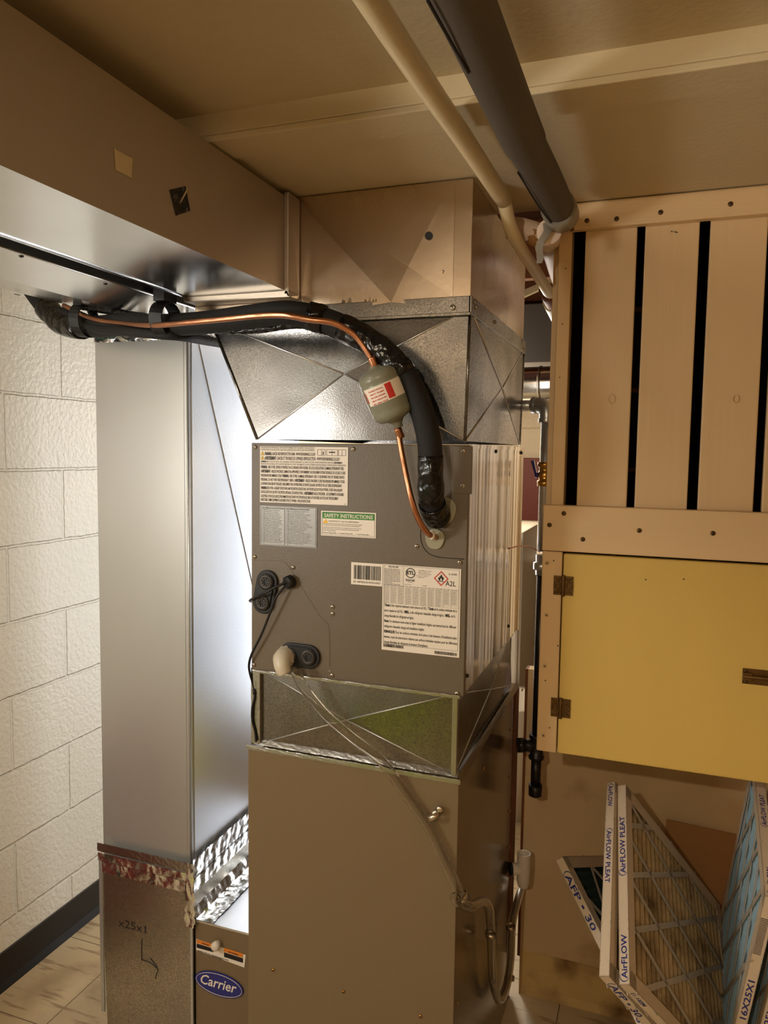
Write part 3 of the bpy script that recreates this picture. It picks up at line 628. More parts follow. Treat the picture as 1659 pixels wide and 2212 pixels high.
# ---------------------------------------------------------------- filter cabinet with badge
t = thing('filter_cabinet', 'low taupe filter cabinet with oval blue badge between duct boot and furnace', 'filter cabinet', (-.88, 1.7, 0))
BX0, BX1, BY, BZ = -1.003, -.766, 1.47, .345
bm = NB(); box(bm, BX0, BX1, BY+.012, 2.03, .002, BZ); obj('body', bm, galv_bright, t, .001)
bm = NB(); box(bm, BX0+.002, BX1-.002, BY-.002, BY+.012, .002, BZ-.004); door = obj('door', bm, taupe, t, .003)
bm = NB(); box(bm, BX0, BX1, BY-.004, BY+.03, BZ-.004, BZ+.001); obj('top_lip', bm, galv_bright, t)
dy = BY-.0026
def onD(px, py, e=0): return onY(px, py, dy-e)
bm = NB(); prism(bm, [onD(424, 2028), onD(531, 2063), onD(528, 2090), onD(424, 2052)], (0, -.0005, 0)); wl = obj('warning_label', bm, white, door)
uxv = (onD(531, 2063)-onD(424, 2028)).normalized(); uzv = EZ
bm = NB(); prism(bm, [onD(425, 2029, .0006), onD(461, 2040, .0006), onD(461, 2048, .0006), onD(425, 2037, .0006)], (0, -.0002, 0)); prism(bm, [onD(484, 2047, .0006), onD(525, 2060, .0006), onD(525, 2069, .0006), onD(484, 2056, .0006)], (0, -.0002, 0))
obj('orange_band', bm, orange, wl)
bm = NB(); prism(bm, [onD(425, 2038, .0006), onD(461, 2049, .0006), onD(461, 2057, .0006), onD(425, 2047, .0006)], (0, -.0002, 0)); prism(bm, [onD(484, 2057, .0006), onD(525, 2070, .0006), onD(525, 2080, .0006), onD(484, 2067, .0006)], (0, -.0002, 0))
for s, p, w_, h_ in (('WARNING', (436, 2039), .020, .0042), ('AVERTISSEMENT', (492, 2057.5), .030, .0042), ('FILTER REPLACEMENT', (458, 2066), .030, .0034), ('Replace with same size and type of air filter', (428, 2054), .085, .0026)):
    text(bm, s, onD(*p, .0010), uxv, uzv, w_, h_, .02)
obj('lettering', bm, ink, wl)
bm = NB(); lathe(bm, [(.0065, 0), (.008, .004), (.0105, .010), (.0112, .016), (.009, .021), (.003, .023)], onD(473, 2036), (0, -1, 0), 24); obj('knob', bm, pvc, door)
# badge ellipse
cB = V((BX0+.5*(BX1-BX0)-.002, dy, .0)); cB.z = onD(475, 2126).z; cB.x = onD(474, 2126).x
def ell(a, b, e, n=48): return [cB+V((a*math.cos(k*2*math.pi/n), -e, b*math.sin(k*2*math.pi/n))) for k in range(n)]
bm = NB(); prism(bm, ell(.0665, .0300, 0), (0, -.003, 0)); bd = obj('logo_badge', bm, badge, door, .001); bd['label'] = 'dark blue oval badge with white script'
bm = NB(); tube(bm, ell(.0625, .0262, .0031)+ell(.0625, .0262, .0031)[:1], .0006, 5, sm=0); text(bm, 'Carrier', cB+V((-.050, -.0034, -.0085)), EX, EZ, .099, .0255, .012, .28); obj('badge_lettering', bm, white, bd)
# ---------------------------------------------------------------- return boot and drop
t = thing('return_boot', 'lower galvanized duct boot with marker writing, standing on the floor by the filter cabinet', 'duct', (-1.14, 1.7, 0))
OX0, OX1, OY = -1.272, -1.004, 1.462
bm = NB(); box(bm, OX0, OX1, OY, 2.03, .03, .452)
for v in bm.verts:
    if v.co.z < .1: v.co.z = .002; v.co.x = OX0+.012 if v.co.x < -1.1 else v.co.x
obj('body', bm, galv_boot, t, .001)
for a_, b_, c_, d_ in ((OX0-.004, OX0+.006, .04, .44), (OX1-.004, OX1+.002, .002, .36)):
    bm = NB(); box(bm, a_, b_, OY-.003, OY+.001, c_, d_); obj('edge_seam', bm, galv_dull, t)
bm = NB(); my = OY-.0005
text(bm, 'x25x1', onY(256, 2000, my), EX, EZ, .082, .021, 0)
for s in (((306, 2029), (306, 2073)), ((306, 2073), (325, 2080), (342, 2095)), ((324, 2069), (334, 2082), (340, 2090)), ((342, 2095), (338, 2104), (336, 2115))):
    tube(bm, [onY(*p, my) for p in s], .0011, 5)
obj('marker_writing', bm, marker, t)
crinkle('foil_tape_strip', (OX0-.004, OY-.001, .425), (OX1+.004, OY-.001, .425), EZ, (0, -1, 0), .028, t, amp=.0009, seed=21)
crinkle('foil_tape_strip', (OX0-.004, OY-.004, .452), (OX1+.004, OY-.004, .452), EZ, (0, -1, 0), .020, t, amp=.0005, seed=22)
crinkle('foil_tape_strip', (OX0-.004, OY-.006, .478), (OX1+.004, OY-.006, .478), EZ, (0, -1, 0), .022, t, foil_flat, amp=.0009, seed=23)
crinkle('foil_tape_strip', (OX1+.002, OY, .47), (OX1+.002, 2.03, .47), EZ, (1, 0, 0), .05, t, amp=.0018, seed=24)
crinkle('foil_tape_strip', (OX1+.004, OY, .43), (OX1+.004, 2.03, .43), EZ, (1, 0, .2), .034, t, amp=.0018, seed=25)
crinkle('foil_tape_strip', (OX1+.002, OY, .362), (OX1+.002, 2.03, .362), (-.4, 0, 1), (1, 0, .3), .040, t, amp=.0018, seed=26)
crinkle('foil_tape_strip', (OX1+.030, OY+.002, .347), (OX1+.030, 2.03, .347), (1, 0, 0), (0, 0, 1), .05, t, amp=.0012, seed=27)
crinkle('foil_tape_strip', (OX1-.004, OY-.004, .33), (OX1-.004, OY-.004, .49), (1, 0, 0), (.5, -1, 0), .026, t, nx=24, amp=.004, seed=28)
t = thing('return_drop_duct', 'tall upright dull zinc return duct beside the white block wall', 'duct', (-1.14, 1.75, .452))
DX0, DX1, DY = -1.270, -1.010, 1.47
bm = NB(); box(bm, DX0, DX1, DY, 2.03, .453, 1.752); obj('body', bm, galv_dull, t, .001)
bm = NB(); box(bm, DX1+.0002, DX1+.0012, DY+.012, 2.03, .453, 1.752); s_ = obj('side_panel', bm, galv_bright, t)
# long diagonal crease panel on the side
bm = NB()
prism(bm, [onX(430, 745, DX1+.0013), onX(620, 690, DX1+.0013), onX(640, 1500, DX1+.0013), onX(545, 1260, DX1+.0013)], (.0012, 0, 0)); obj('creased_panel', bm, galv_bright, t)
bm = NB(); tube(bm, [(DX1-.001, DY-.001, .455), (DX1-.001, DY-.001, 1.75)], .003, 8, sm=0); box(bm, DX1-.014, DX1-.012, DY-.001, DY+.001, .46, 1.74); obj('edge_seam', bm, galv_dull, t)
crinkle('foil_tape_strip', (DX0, DY-.001, 1.733), (DX1, DY-.001, 1.733), EZ, (0, -1, 0), .032, t, amp=.0018, seed=31)
crinkle('foil_tape_strip', (DX1+.001, DY, 1.733), (DX1+.001, 1.9, 1.733), EZ, (1, 0, 0), .032, t, amp=.0018, seed=32)
bm = NB(); text(bm, 'ABC 181B-FX', (DX0+.01, DY-.0050, 1.724), EX, EZ, .07, .006); obj('tape_lettering', bm, greenmk, t)
t = thing('return_trunk_duct', 'shiny return duct under the ceiling above the black line bundle', 'duct', (-1.1, .8, 1.76))
prof = [(-.915, 1.76), (-1.085, 1.76), (-1.300, 1.797), (-1.300, 1.94), (-.915, 1.94)]
bm = NB(); prism(bm, [(x, -.2, z) for x, z in prof], (0, 2.23, 0)); obj('body', bm, alu, t, .001)
bm = NB(); tube(bm, [(-.915, -.2, 1.76), (-.915, 2.0, 1.76)], .0025, 6, sm=0); box(bm, -.93, -.912, .80, .83, 1.752, 1.94); obj('edge_seam', bm, alu, t)
screws([onZ(46, 552, 1.758), onZ(228, 612, 1.758), onZ(338, 667, 1.758)], (0, 0, -1), .004, t, blackiron)
bm = NB(); lathe(bm, [(.006, 0), (.006, .001)], onX(37, 636, -1.28), (-.17, 0, -1)); obj('round_hole', bm, ink, t)
# ---------------------------------------------------------------- refrigerant lines
def path(pts): return [onY(p[0], p[1], p[2]) for p in pts]
t = thing('insulated_suction_line', 'thick black insulated refrigerant line arching down into the coil cabinet', 'pipe', onY(940, 1120, 1.3))
bp = path([(45, 590, 1.42), (100, 664, 1.42), (140, 700, 1.40), (200, 706, 1.36), (280, 700, 1.30), (360, 702, 1.24), (450, 696, 1.22), (540, 684, 1.20), (620, 676, 1.19), (690, 688, 1.20), (760, 716, 1.21), (830, 762, 1.22), (880, 820, 1.23), (912, 890, 1.235), (928, 960, 1.235), (930, 1030, 1.24), (932, 1080, 1.255), (940, 1108, 1.285), (948, 1118, 1.306)])
bm = NB(); tube(bm, bp, .0215, 18, rfun=lambda u: .0235 if u < .25 else .021); obj('foam_sleeve', bm, blackfoam, t)
SP = smooth_path(bp, 6); n = len(SP)
def wrap(i0, i1, r, nm, seed=1, m=blacktape):
    bm = NB(); rn = random.Random(seed); pts = SP[i0:i1]
    rr = [r+rn.uniform(-.0012, .0012) for _ in pts]
    tube(bm, pts, rr, 18, sm=0); return obj(nm, bm, m, t)
wrap(6, 17, .0275, 'tape_wrap', 2); wrap(58, 72, .0232, 'tape_wrap', 3); wrap(86, 97, .0228, 'tape_wrap', 4); wrap(97, 107, .0236, 'tape_wrap', 5); wrap(52, 56, .0255, 'tape_wrap', 7)
bm = NB(); tube(bm, path([(90, 655, 1.44), (150, 680, 1.38), (200, 708, 1.33), (270, 716, 1.27), (340, 722, 1.22), (390, 726, 1.24), (440, 735, 1.33), (480, 742, 1.42)]), .0095, 12); obj('thin_sleeve', bm, blackfoam, t)
bm = NB(); tube(bm, path([(170, 660, 1.36), (240, 672, 1.33), (330, 690, 1.27), (430, 708, 1.25), (540, 712, 1.23), (640, 700, 1.22), (700, 712, 1.24), (765, 742, 1.26)]), .0085, 12); o = obj('wire_bundle', bm, blacktape, t)
bm = NB(); tube(bm, path([(235, 668, 1.40), (300, 688, 1.34), (390, 712, 1.30), (460, 730, 1.40)]), .004, 8); obj('control_wire', bm, blackrub, t)
t = thing('liquid_line_drier', 'bare copper line with a grey cylindrical filter drier in front of the transition', 'pipe', onY(833, 850, 1.24))
cp = path([(138, 660, 1.36), (200, 688, 1.32), (260, 698, 1.28), (330, 703, 1.20), (400, 697, 1.17), (480, 690, 1.16), (560, 682, 1.155), (615, 681, 1.15), (665, 690, 1.155), (720, 698, 1.17), (765, 724, 1.19), (795, 763, 1.20), (810, 792, 1.205)])
bm = NB(); tube(bm, cp, .0052, 12); obj('copper_tube', bm, copper, t)
bm = NB(); tube(bm, path([(857, 905, 1.235), (863, 950, 1.24), (874, 1010, 1.235), (888, 1075, 1.23), (903, 1120, 1.24), (922, 1150, 1.265), (942, 1161, 1.306)]), .0052, 12); obj('copper_tube', bm, copper, t)
a, b = onY(806, 786, 1.205), onY(862, 920, 1.235); ax = (b-a).normalized(); L_ = (b-a).length
bm = NB(); rD = .0365; h0 = L_*.07; hh = L_*.86
lathe(bm, [(.006, -.004), (.0075, h0*.4), (.015, h0+.0005), (.028, h0+.004), (.0345, h0+.010), (rD, h0+.018), (rD*.965, h0+.021), (rD, h0+.025), (rD, hh-.022), (rD*.965, hh-.018), (rD, hh-.014), (.0345, hh-.006), (.028, hh), (.015, hh+.004), (.0075, L_-.004), (.0065, L_+.002)], a, ax, 40)
dr = obj('filter_drier', bm, drierm, t); dr['label'] = 'grey canister with white and red sticker'
# curved sticker
u_ = V((0, -1, 0)); u_ = (u_-ax*u_.dot(ax)).normalized(); v_ = ax.cross(u_)
def cyl(th, h, r): return a+ax*h+(u_*math.cos(th)+v_*math.sin(th))*r
def cylpatch(bm, t0, t1, h0_, h1_, r, n=14):
    g = [[bm.verts.new(cyl(t0+(t1-t0)*i/n, h, r)) for h in (h0_, h1_)] for i in range(n+1)]
    for i in range(n): bm.faces.new([g[i][0], g[i+1][0], g[i+1][1], g[i][1]])
s0, s1 = L_*.30, L_*.56
sg = 1 if v_.x > 0 else -1
bm = NB(); cylpatch(bm, -1.3, .75, s0, s1, rD+.0004); 
stk = obj('sticker', bm, white, dr)
bm = NB(); cylpatch(bm, .38 if sg > 0 else -.7, .7 if sg > 0 else -.38, s0+.002, s1-.002, rD+.0007)
def cyltext(bm, s, th0, h0_, th1, hsize, bold=0):
    b2 = NB(); text(b2, s, (0, 0, 0), (1, 0, 0), (0, 1, 0), 1, 1, bold); mp_ = {}
    for v in b2.verts: mp_[v] = bm.verts.new(cyl(th0+(th1-th0)*v.co.x, h0_-v.co.y*hsize*.7, rD+.0008))
    for f in b2.faces:
        try: bm.faces.new([mp_[v] for v in f.verts])
        except ValueError: pass
    b2.free()
for i, s in enumerate(('BI-DIRECTIONAL', 'HEAT PUMP', 'FILTER-DRIER', 'MAX PRESSURE', 'EK-084 SAE')):
    cyltext(bm, s, -.45*sg, s0+.007+i*.0055, .30*sg, .0036, .02)
for c_ in (-.75, -1.0): cylpatch(bm, c_*sg, (c_+.06)*sg, s0+.006, s1-.006, rD+.0007, 3)
obj('sticker_print', bm, red, dr)
for pa, d_ in ((onY(806, 782, 1.203), ax), (onY(862, 935, 1.24), ax)):
    bm = NB(); lathe(bm, [(.0070, -.009), (.0074, -.006), (.0070, 0), (.0074, .006), (.0066, .010)], pa, d_, 16); obj('solder_joint', bm, copper, t)
bm = NB(); lathe(bm, [(.008, 0), (.0085, .004), (.0065, .007)], onY(930, 1156, 1.285), (1, .6, 0), 16); obj('rubber_ring', bm, pvc, t)
# straps
def strap(name, label, px, pyt, pyb, y, w=.022):
    tt = thing(name, label, 'strap', onY(px, pyt, y), 'black straps around the line bundle')
    c = onY(px, (pyt+pyb)/2, y); rz = (onY(px, pyt, y)-onY(px, pyb, y)).length/2; bm = NB()
    outer = [c+V((0, math.cos(k*2*math.pi/24)*.034, math.sin(k*2*math.pi/24)*rz)) for k in range(24)]
    inner = [c+(p-c)*.93 for p in outer]
    for k in range(24):
        k2 = (k+1) % 24
        prism(bm, [outer[k], outer[k2], inner[k2], inner[k]], (w, .004, -.002))
    obj('band', bm, blackp, tt)
    bm = NB(); box(bm, c.x, c.x+w, c.y-.02, c.y+.02, c.z+rz-.002, 1.775); obj('hanger', bm, blackp, tt, .001)
    return tt
strap('duct_strap', 'black strap holding the line bundle near the block wall', 172, 655, 728, 1.345)
strap('duct_strap', 'black strap around the line bundle above the upright duct, right one', 345, 652, 730, 1.225, .025)
# ---------------------------------------------------------------- thermostat cable
t = thing('black_control_cable', 'thin black cable looping from the cabinet front down its left edge', 'cable', onY(632, 1255, 1.3))
bm = NB(); tube(bm, path([(632, 1253, 1.300), (600, 1266, 1.285), (570, 1282, 1.28), (545, 1294, 1.30), (540, 1298, 1.33), (548, 1300, 1.36)]), .0026, 8)
tube(bm, path([(625, 1258, 1.300), (600, 1285, 1.288), (585, 1320, 1.29), (565, 1370, 1.295), (545, 1410, 1.298), (538, 1435, 1.305), (540, 1455, 1.31), (547, 1480, 1.315), (550, 1505, 1.312), (545, 1530, 1.31), (545, 1555, 1.31), (551, 1580, 1.312), (553, 1602, 1.31)]), .0024, 8)
obj('cable', bm, blackrub, t)
bm = NB(); lathe(bm, [(.009, 0), (.0135, .004), (.0135, .014), (.010, .018)], onY(632, 1254, 1.309), (-.35, -1, -.2), 8); obj('strain_relief', bm, blackp, t)
bm = NB(); tube(bm, path([(549, 1488, 1.3135), (550, 1500, 1.312)]), .0036, 8, sm=0); obj('cable_tie', bm, blackp, t)
# ---------------------------------------------------------------- condensate hose
t = thing('condensate_hose', 'clear vinyl condensate hose crossing the furnace front from the cabinet drain', 'hose', onY(620, 1420, 1.28))
bm = NB(); e0 = onY(616, 1419, 1.300)
tube(bm, [e0+V((0, .012, 0)), e0, e0+V((.001, -.014, -.001)), e0+V((.006, -.022, -.014)), e0+V((.011, -.022, -.026))], [.020, .021, .0215, .018, .0135][0], 10, sm=4, rfun=lambda u: .0235-.010*u)
obj('drain_elbow', bm, frost, t)
hp = path([(636, 1447, 1.272), (660, 1490, 1.278), (705, 1545, 1.285), (760, 1592, 1.285), (822, 1642, 1.290), (880, 1720, 1.298), (925, 1785, 1.298), (962, 1865, 1.296), (990, 1925, 1.294)])
sx = -.300
hp2 = [V((-.318, 1.296, hp[-1].z-.018)), V((-.300, 1.330, onX(1020, 1945, sx).z))]+[onX(px, py, sx) for px, py in ((1042, 1948), (1056, 1962), (1060, 2000), (1062, 2060), (1066, 2120), (1078, 2160), (1094, 2130), (1103, 2070), (1106, 2000), (1113, 1965), (1124, 1925), (1128, 1905))]
bm = NB(); tube(bm, hp+hp2, .0100, 16); tube(bm, hp+hp2, .0078, 12); ht = obj('clear_tube', bm, hose, t)
b2 = NB(); b2.from_mesh(ht.data); b2.faces.ensure_lookup_table(); nf = len(b2.faces); fs_ = list(b2.faces)
nout = nf-((nf-4)*12//28+2)
bmesh.ops.reverse_faces(b2, faces=fs_[nout:]); b2.to_mesh(ht.data); b2.free()
bm = NB(); tube(bm, hp2[6:11], .0060, 12); tube(bm, hp2[-5:], .0062, 12); obj('tube_water', bm, pvcgrey, t)
def clamp(p, ax_, r=.0105):
    bm = NB(); lathe(bm, [(r, -.0045), (r+.0016, -.0045), (r+.0016, .0045), (r, .0045), (r, -.0045)], p, ax_, 20, True); return obj('hose_clamp', bm, screwm, t)
c1 = clamp(onY(937, 1762, 1.297), (.5, 0, -.85)); e = onY(950, 1748, 1.300)
bm = NB(); lathe(bm, [(.007, 0), (.007, .003), (.003, .005)], e, (0, -1, 0), 16); obj('clamp_ear', bm, screwm, c1)
clamp(onX(1060, 2018, sx), (0, 0, 1)); clamp(onX(1103, 2002, sx), (0, 0, 1)); clamp(onX(1101, 2112, sx), (0, .3, 1)); clamp(onX(1000, 1938, -.315), (.6, .2, -.7))
t = thing('drain_tee', 'white plastic drain tee on the right side of the furnace', 'pipe fitting', onX(1128, 1880, -.285))
c = onX(1131, 1880, -.285)
zt_, zb_ = onX(1131, 1846, -.285).z, onX(1128, 1912, -.285).z
bm = NB(); lathe(bm, [(.013, zb_-c.z-.012), (.0165, zb_-c.z), (.0175, .0), (.0175, zt_-c.z), (.0145, zt_-c.z), (.0145, 0), (.0, 0)], c, (0, 0, 1), 28, True)
tube(bm, [c+V((-.002, 0, .004)), c+V((-.028, -.012, .004))], .0150, 20, sm=0); obj('tee_body', bm, pvc, t, .0008)
bm = NB(); lathe(bm, [(.0165, 0), (.0165, .006)], c+V((-.028, -.012, .004)), (-.9, -.4, 0), 20); obj('rubber_coupling', bm, blackp, t)
# ---------------------------------------------------------------- gas pipe
gy = 1.85
t = thing('gas_pipe', 'vertical gas pipe with brass valve in the gap right of the coil cabinet', 'pipe', onY(1160, 1600, gy))
def gp(px, py): return onY(px, py, gy)
top = gp(1179, 884); x_, = (top.x,)
def zz(py): return onY(1170, py, gy).z
def cylp(name, za, zb, r, m, n=18, prof=None):
    bm = NB(); lathe(bm, prof or [(r, 0), (r, zb-za)], (x_, gy, za), (0, 0, 1), n); return obj(name, bm, m, t)
x_ = gp(1172, 1200).x
cylp('upper_pipe', zz(1190), zz(890), .0135, galvpipe)
bm = NB(); e = V((x_, gy, zz(893)))
tube(bm, [e+V((0, 0, -.018)), e+V((0, 0, .0)), e+V((-.004, .004, .014)), e+V((-.02, .012, .020)), e+V((-.03, .016, .0205))], .0185, 18, sm=4)
lathe(bm, [(.0205, -.004), (.0205, .006)], e+V((0, 0, -.018)), (0, 0, 1), 20); lathe(bm, [(.0205, -.004), (.0205, .006)], e+V((-.03, .016, .0205)), (-.9, .4, 0), 20)
obj('elbow', bm, galvpipe, t, .001)
bm = NB(); tube(bm, [e+V((-.03, .016, .0205)), e+V((-.12, .06, .0205))], .0135, 16, sm=0); tube(bm, [e+V((-.12, .06, .0205)), e+V((-.30, .06, .0205))], .0135, 16, sm=0); obj('branch_pipe', bm, galvpipe, t)
za, zb = zz(1050), zz(998); hh = zb-za
v1 = cylp('brass_valve', za, zb, .015, brass, prof=[(.014, 0), (.0185, 0), (.0185, hh*.22), (.014, hh*.25), (.0165, hh*.40), (.0165, hh*.58), (.014, hh*.62), (.0145, hh*.78), (.0185, hh*.8), (.0185, hh), (.014, hh)])
bm = NB(); a = V((x_-.018, gy-.004, zz(1030))); prism(bm, [a, a+V((-.004, -.004, 0)), a+V((-.016, -.006, .038)), a+V((-.009, -.006, .040))], (0, .012, 0)); lathe(bm, [(.006, 0), (.006, .01)], a+V((-.006, .004, .004)), (1, 0, 0), 12); o = obj('valve_handle', bm, badge, v1); o['label'] = 'blue lever handle'
cylp('union', zz(1242), zz(1196), .018, galvpipe, 8, prof=[(.016, 0), (.0165, .012), (.022, .014), (.022, .030), (.016, .032), (.0165, .05)])
cylp('lower_pipe', zz(1600), zz(1242), .0125, blackiron)
cylp('tee', zz(1640), zz(1580), .0175, blackiron, prof=[(.019, 0), (.0195, .008), (.0165, .010), (.0165, .052), (.0195, .054), (.019, .062)])
bm = NB(); b_ = V((x_, gy, zz(1612))); tube(bm, [b_, b_+V((-.035, -.012, 0))], .0155, 14, sm=0); tube(bm, [b_+V((-.03, -.01, 0)), b_+V((-.045, -.016, 0))], .018, 14, sm=0); obj('tee_branch', bm, blackiron, t)
cylp('drip_leg', zz(1700), zz(1640), .0125, blackiron); cylp('pipe_cap', zz(1722), zz(1698), .0165, blackiron, prof=[(.012, 0), (.0165, .003), (.017, .03)])
bm = NB(); tube(bm, path([(1098, 1185, 1.70), (1120, 1180, 1.75), (1145, 1181, 1.82), (1166, 1192, 1.87)]), .0018, 8); tag(obj('copper_wire', bm, copper), 'thin copper wire bridging from coil cabinet to the gas pipe', 'wire')
# ---------------------------------------------------------------- overhead pipes
t = thing('insulated_overhead_pipe', 'dark grey foam covered pipe running under the ceiling, thicker of two', 'pipe', (-.19, .9, 1.89))
bm = NB(); P_ = [(-.195, -.6, 1.893), (-.193, .3, 1.893), (-.19, .66, 1.893), (-.188, .97, 1.889), (-.186, 1.08, 1.888), (-.182, 1.2, 1.89), (-.178, 1.37, 1.891)]
tube(bm, P_, .030, 22, rfun=lambda u: .0285 if u < .62 else .0262); obj('foam_sleeve', bm, darkgrey, t)
bm = NB(); tube(bm, P_[:3], .0305, 22, rfun=lambda u: .0300+.0006*math.sin(u*60)); obj('clear_tape_wrap', bm, greytape, t)
bm = NB(); tube(bm, [(-.207, .665, 1.8655), (-.205, .72, 1.8645), (-.203, .80, 1.8655)], .0016, 6); tube(bm, [(-.204, 1.10, 1.8672), (-.198, 1.25, 1.8665), (-.189, 1.36, 1.8655)], .0014, 6); obj('sleeve_slit', bm, ink, t)
bm = NB(); tube(bm, [(-.179, 1.345, 1.890), (-.178, 1.395, 1.890)], .0300, 22, sm=0); obj('end_tape', bm, greytape, t)
bm = NB(); q = onY(1182, 505, 1.40)
g = [q+V((.004*math.sin(k*.7)-.0012*k, -.004-.0008*k, .018-.006*k)) for k in range(13)]
ws_ = [.008-.0002*k+.0006*math.sin(k*2) for k in range(13)]
for k in range(12): prism(bm, [g[k]-V((ws_[k], 0, 0)), g[k]+V((ws_[k], 0, 0)), g[k+1]+V((ws_[k+1], 0, 0)), g[k+1]-V((ws_[k+1], 0, 0))], (0, .0008, 0))
obj('hanging_tape_end', bm, greytape, t)
bm = NB(); tube(bm, [onY(1186, 500, 1.40), onY(1188, 520, 1.55), onY(1196, 552, 1.80), onY(1214, 610, 2.0), onY(1250, 690, 2.2)], .022, 16); obj('bare_pipe_end', bm, pinkpipe, t)
t = thing('jacketed_pipe', 'wide pale wrapped pipe crossing behind the dark pipe end', 'pipe', onY(1130, 500, 1.50))
bm = NB(); tube(bm, [onY(1098, 492, 1.50), onY(1130, 496, 1.50), onY(1165, 508, 1.50), onY(1190, 524, 1.52)], .021, 20); obj('pipe_jacket', bm, pinkpipe, t)
bm = NB(); lathe(bm, [(.0215, -.012), (.023, -.002), (.0225, .006), (.018, .014)], onY(1158, 507, 1.50), (.8, -.1, -.5), 9); obj('ragged_edge', bm, kraft, t)
t = thing('painted_overhead_pipe', 'thin cream painted pipe running under the ceiling beside the dark pipe', 'pipe', (-.28, .9, 1.92))
wp = [(-.297, -1.2, 1.938), (-.296, -.3, 1.936), (-.288, .68, 1.917), (-.279, 1.10, 1.915), (-.272, 1.34, 1.910)]  # unseen rear stretch raised to shade the ceiling step from the bulb
bm = NB(); tube(bm, wp, .0145, 16); obj('pipe_jacket', bm, creampipe, t)
bm = NB(); tube(bm, [wp[-1], onY(1108, 505, 1.42), onY(1150, 575, 1.60), onY(1190, 640, 1.80)], .0125, 16); obj('bare_section', bm, creampipe, t)
bm = NB(); tube(bm, [onY(1180, 625, 1.77), onY(1194, 655, 1.83)], .0175, 16, sm=0); obj('corroded_coupling', bm, rust, t)
bm = NB(); tube(bm, [onY(1190, 650, 1.83), onY(1215, 700, 1.95), onY(1250, 760, 2.1)], .020, 16); obj('coupling_outlet', bm, creampipe, t)
# ---------------------------------------------------------------- slatted closet front
PY = 1.52
t = thing('slatted_closet_front', 'cream painted slatted closet front with a yellow hinged door below', 'closet front', (0, PY, .87))
def zP(px, py): return onY(px, py, PY).z
zr_t = 1.9435; zr_b = (zP(1215, 510)+zP(1659, 462))/2
zl_t = (zP(1175, 1090)+zP(1659, 1105))/2; zl_b = (zP(1172, 1187)+zP(1659, 1213))/2; zd_b = (zP(1212, 1615)+zP(1659, 1692))/2
XR = 1.3
xl = onY(1175, 1140, PY).x
bm = NB(); box(bm, onY(1214, 470, PY).x, XR, PY-.020, PY, zr_b, zr_t); tr_ = obj('top_rail', bm, creamwood_h, t, .0025)
bm = NB(); box(bm, xl, XR, PY-.020, PY, zl_b, zl_t); br_ = obj('bottom_rail', bm, creamwood_h, t, .0025)
bm = NB(); box(bm, onY(1197, 850, PY).x, onY(1225, 850, PY).x, PY, PY+.04, zl_b-.02, zr_t); obj('frame_stud', bm, creamwood, t, .002)
xs = onY(1267, 520, PY).x; sw, gap = .0940, .0163
k = 0; x = onY(1255, 800, PY+.001).x
while x < XR-.1:
    bm = NB(); box(bm, x, x+sw, PY+.001, PY+.02, zl_t-.03, zr_b+.04)
    obj('slat', bm, creamwood, t, .002); x += sw+gap+(.002 if k % 2 else -.002); k += 1
xst = onY(1212, 1400, PY).x; xst0 = onY(1168, 1400, PY).x
bm = NB(); box(bm, xst0, xst-.001, PY-.020, PY, zd_b, zl_b-.001); st_ = obj('hinge_stile', bm, creamwood, t, .003)
xd0, xd1 = xst+.001, xst+.62
bm = NB(); box(bm, xd0, xd1, PY-.020, PY, zd_b+.001, zl_b-.004)
dr_ = obj('yellow_door', bm, yellow, t, .003); dr_['label'] = 'yellow painted door'
bm = NB(); box(bm, xd1+.002, XR, PY-.020, PY, zd_b, zl_b-.001); obj('hinge_stile', bm, creamwood, t, .003)
screws([onY(px, py, PY-.0195) for px, py in ((1268, 477), (1332, 473), (1427, 459), (1578, 441), (1235, 495))], (0, -1, 0), .0046, tr_, antique)
screws([onY(px, py, PY-.0195) for px, py in ((1218, 1109), (1187, 1134), (1259, 1165), (1381, 1146), (1540, 1152))], (0, -1, 0), .0046, br_, antique)
screws([onY(px, py, PY-.0195) for px, py in ((1182, 1216), (1181, 1328), (1177, 1438), (1174, 1588))], (0, -1, 0), .0046, st_, creamwood)
bm = NB()
for px, py in ((1395, 1252), (1477, 1251), (1196, 1211), (1205, 1395), (1178, 1470), (1187, 1572)): lathe(bm, [(.0014, 0), (.0014, .0004)], onY(px, py, PY-.0203), (0, -1, 0), 10)
obj('nail_hole', bm, ink, t)
bm = NB()
for px, py in ((1451, 500), (1458, 501), (1462, 502), (1222, 580), (1215, 700), (1209, 815)): lathe(bm, [(.0012, 0), (.0012, .0004)], onY(px, py, PY-.0002), (0, -1, 0), 10)
obj('nail_hole', bm, ink, t)
bm = NB()
for (px, py), s in (((1322, 862), .85), ((1590, 862), .7)):
    q = onY(px, py, PY+.0005); tube(bm, [q+V((math.cos(a)*.007*s, -.0002, math.sin(a)*.010*s)) for a in [k*2*math.pi/10 for k in range(11)]], .0009, 5)
obj('wood_knot', bm, creamwood, t)
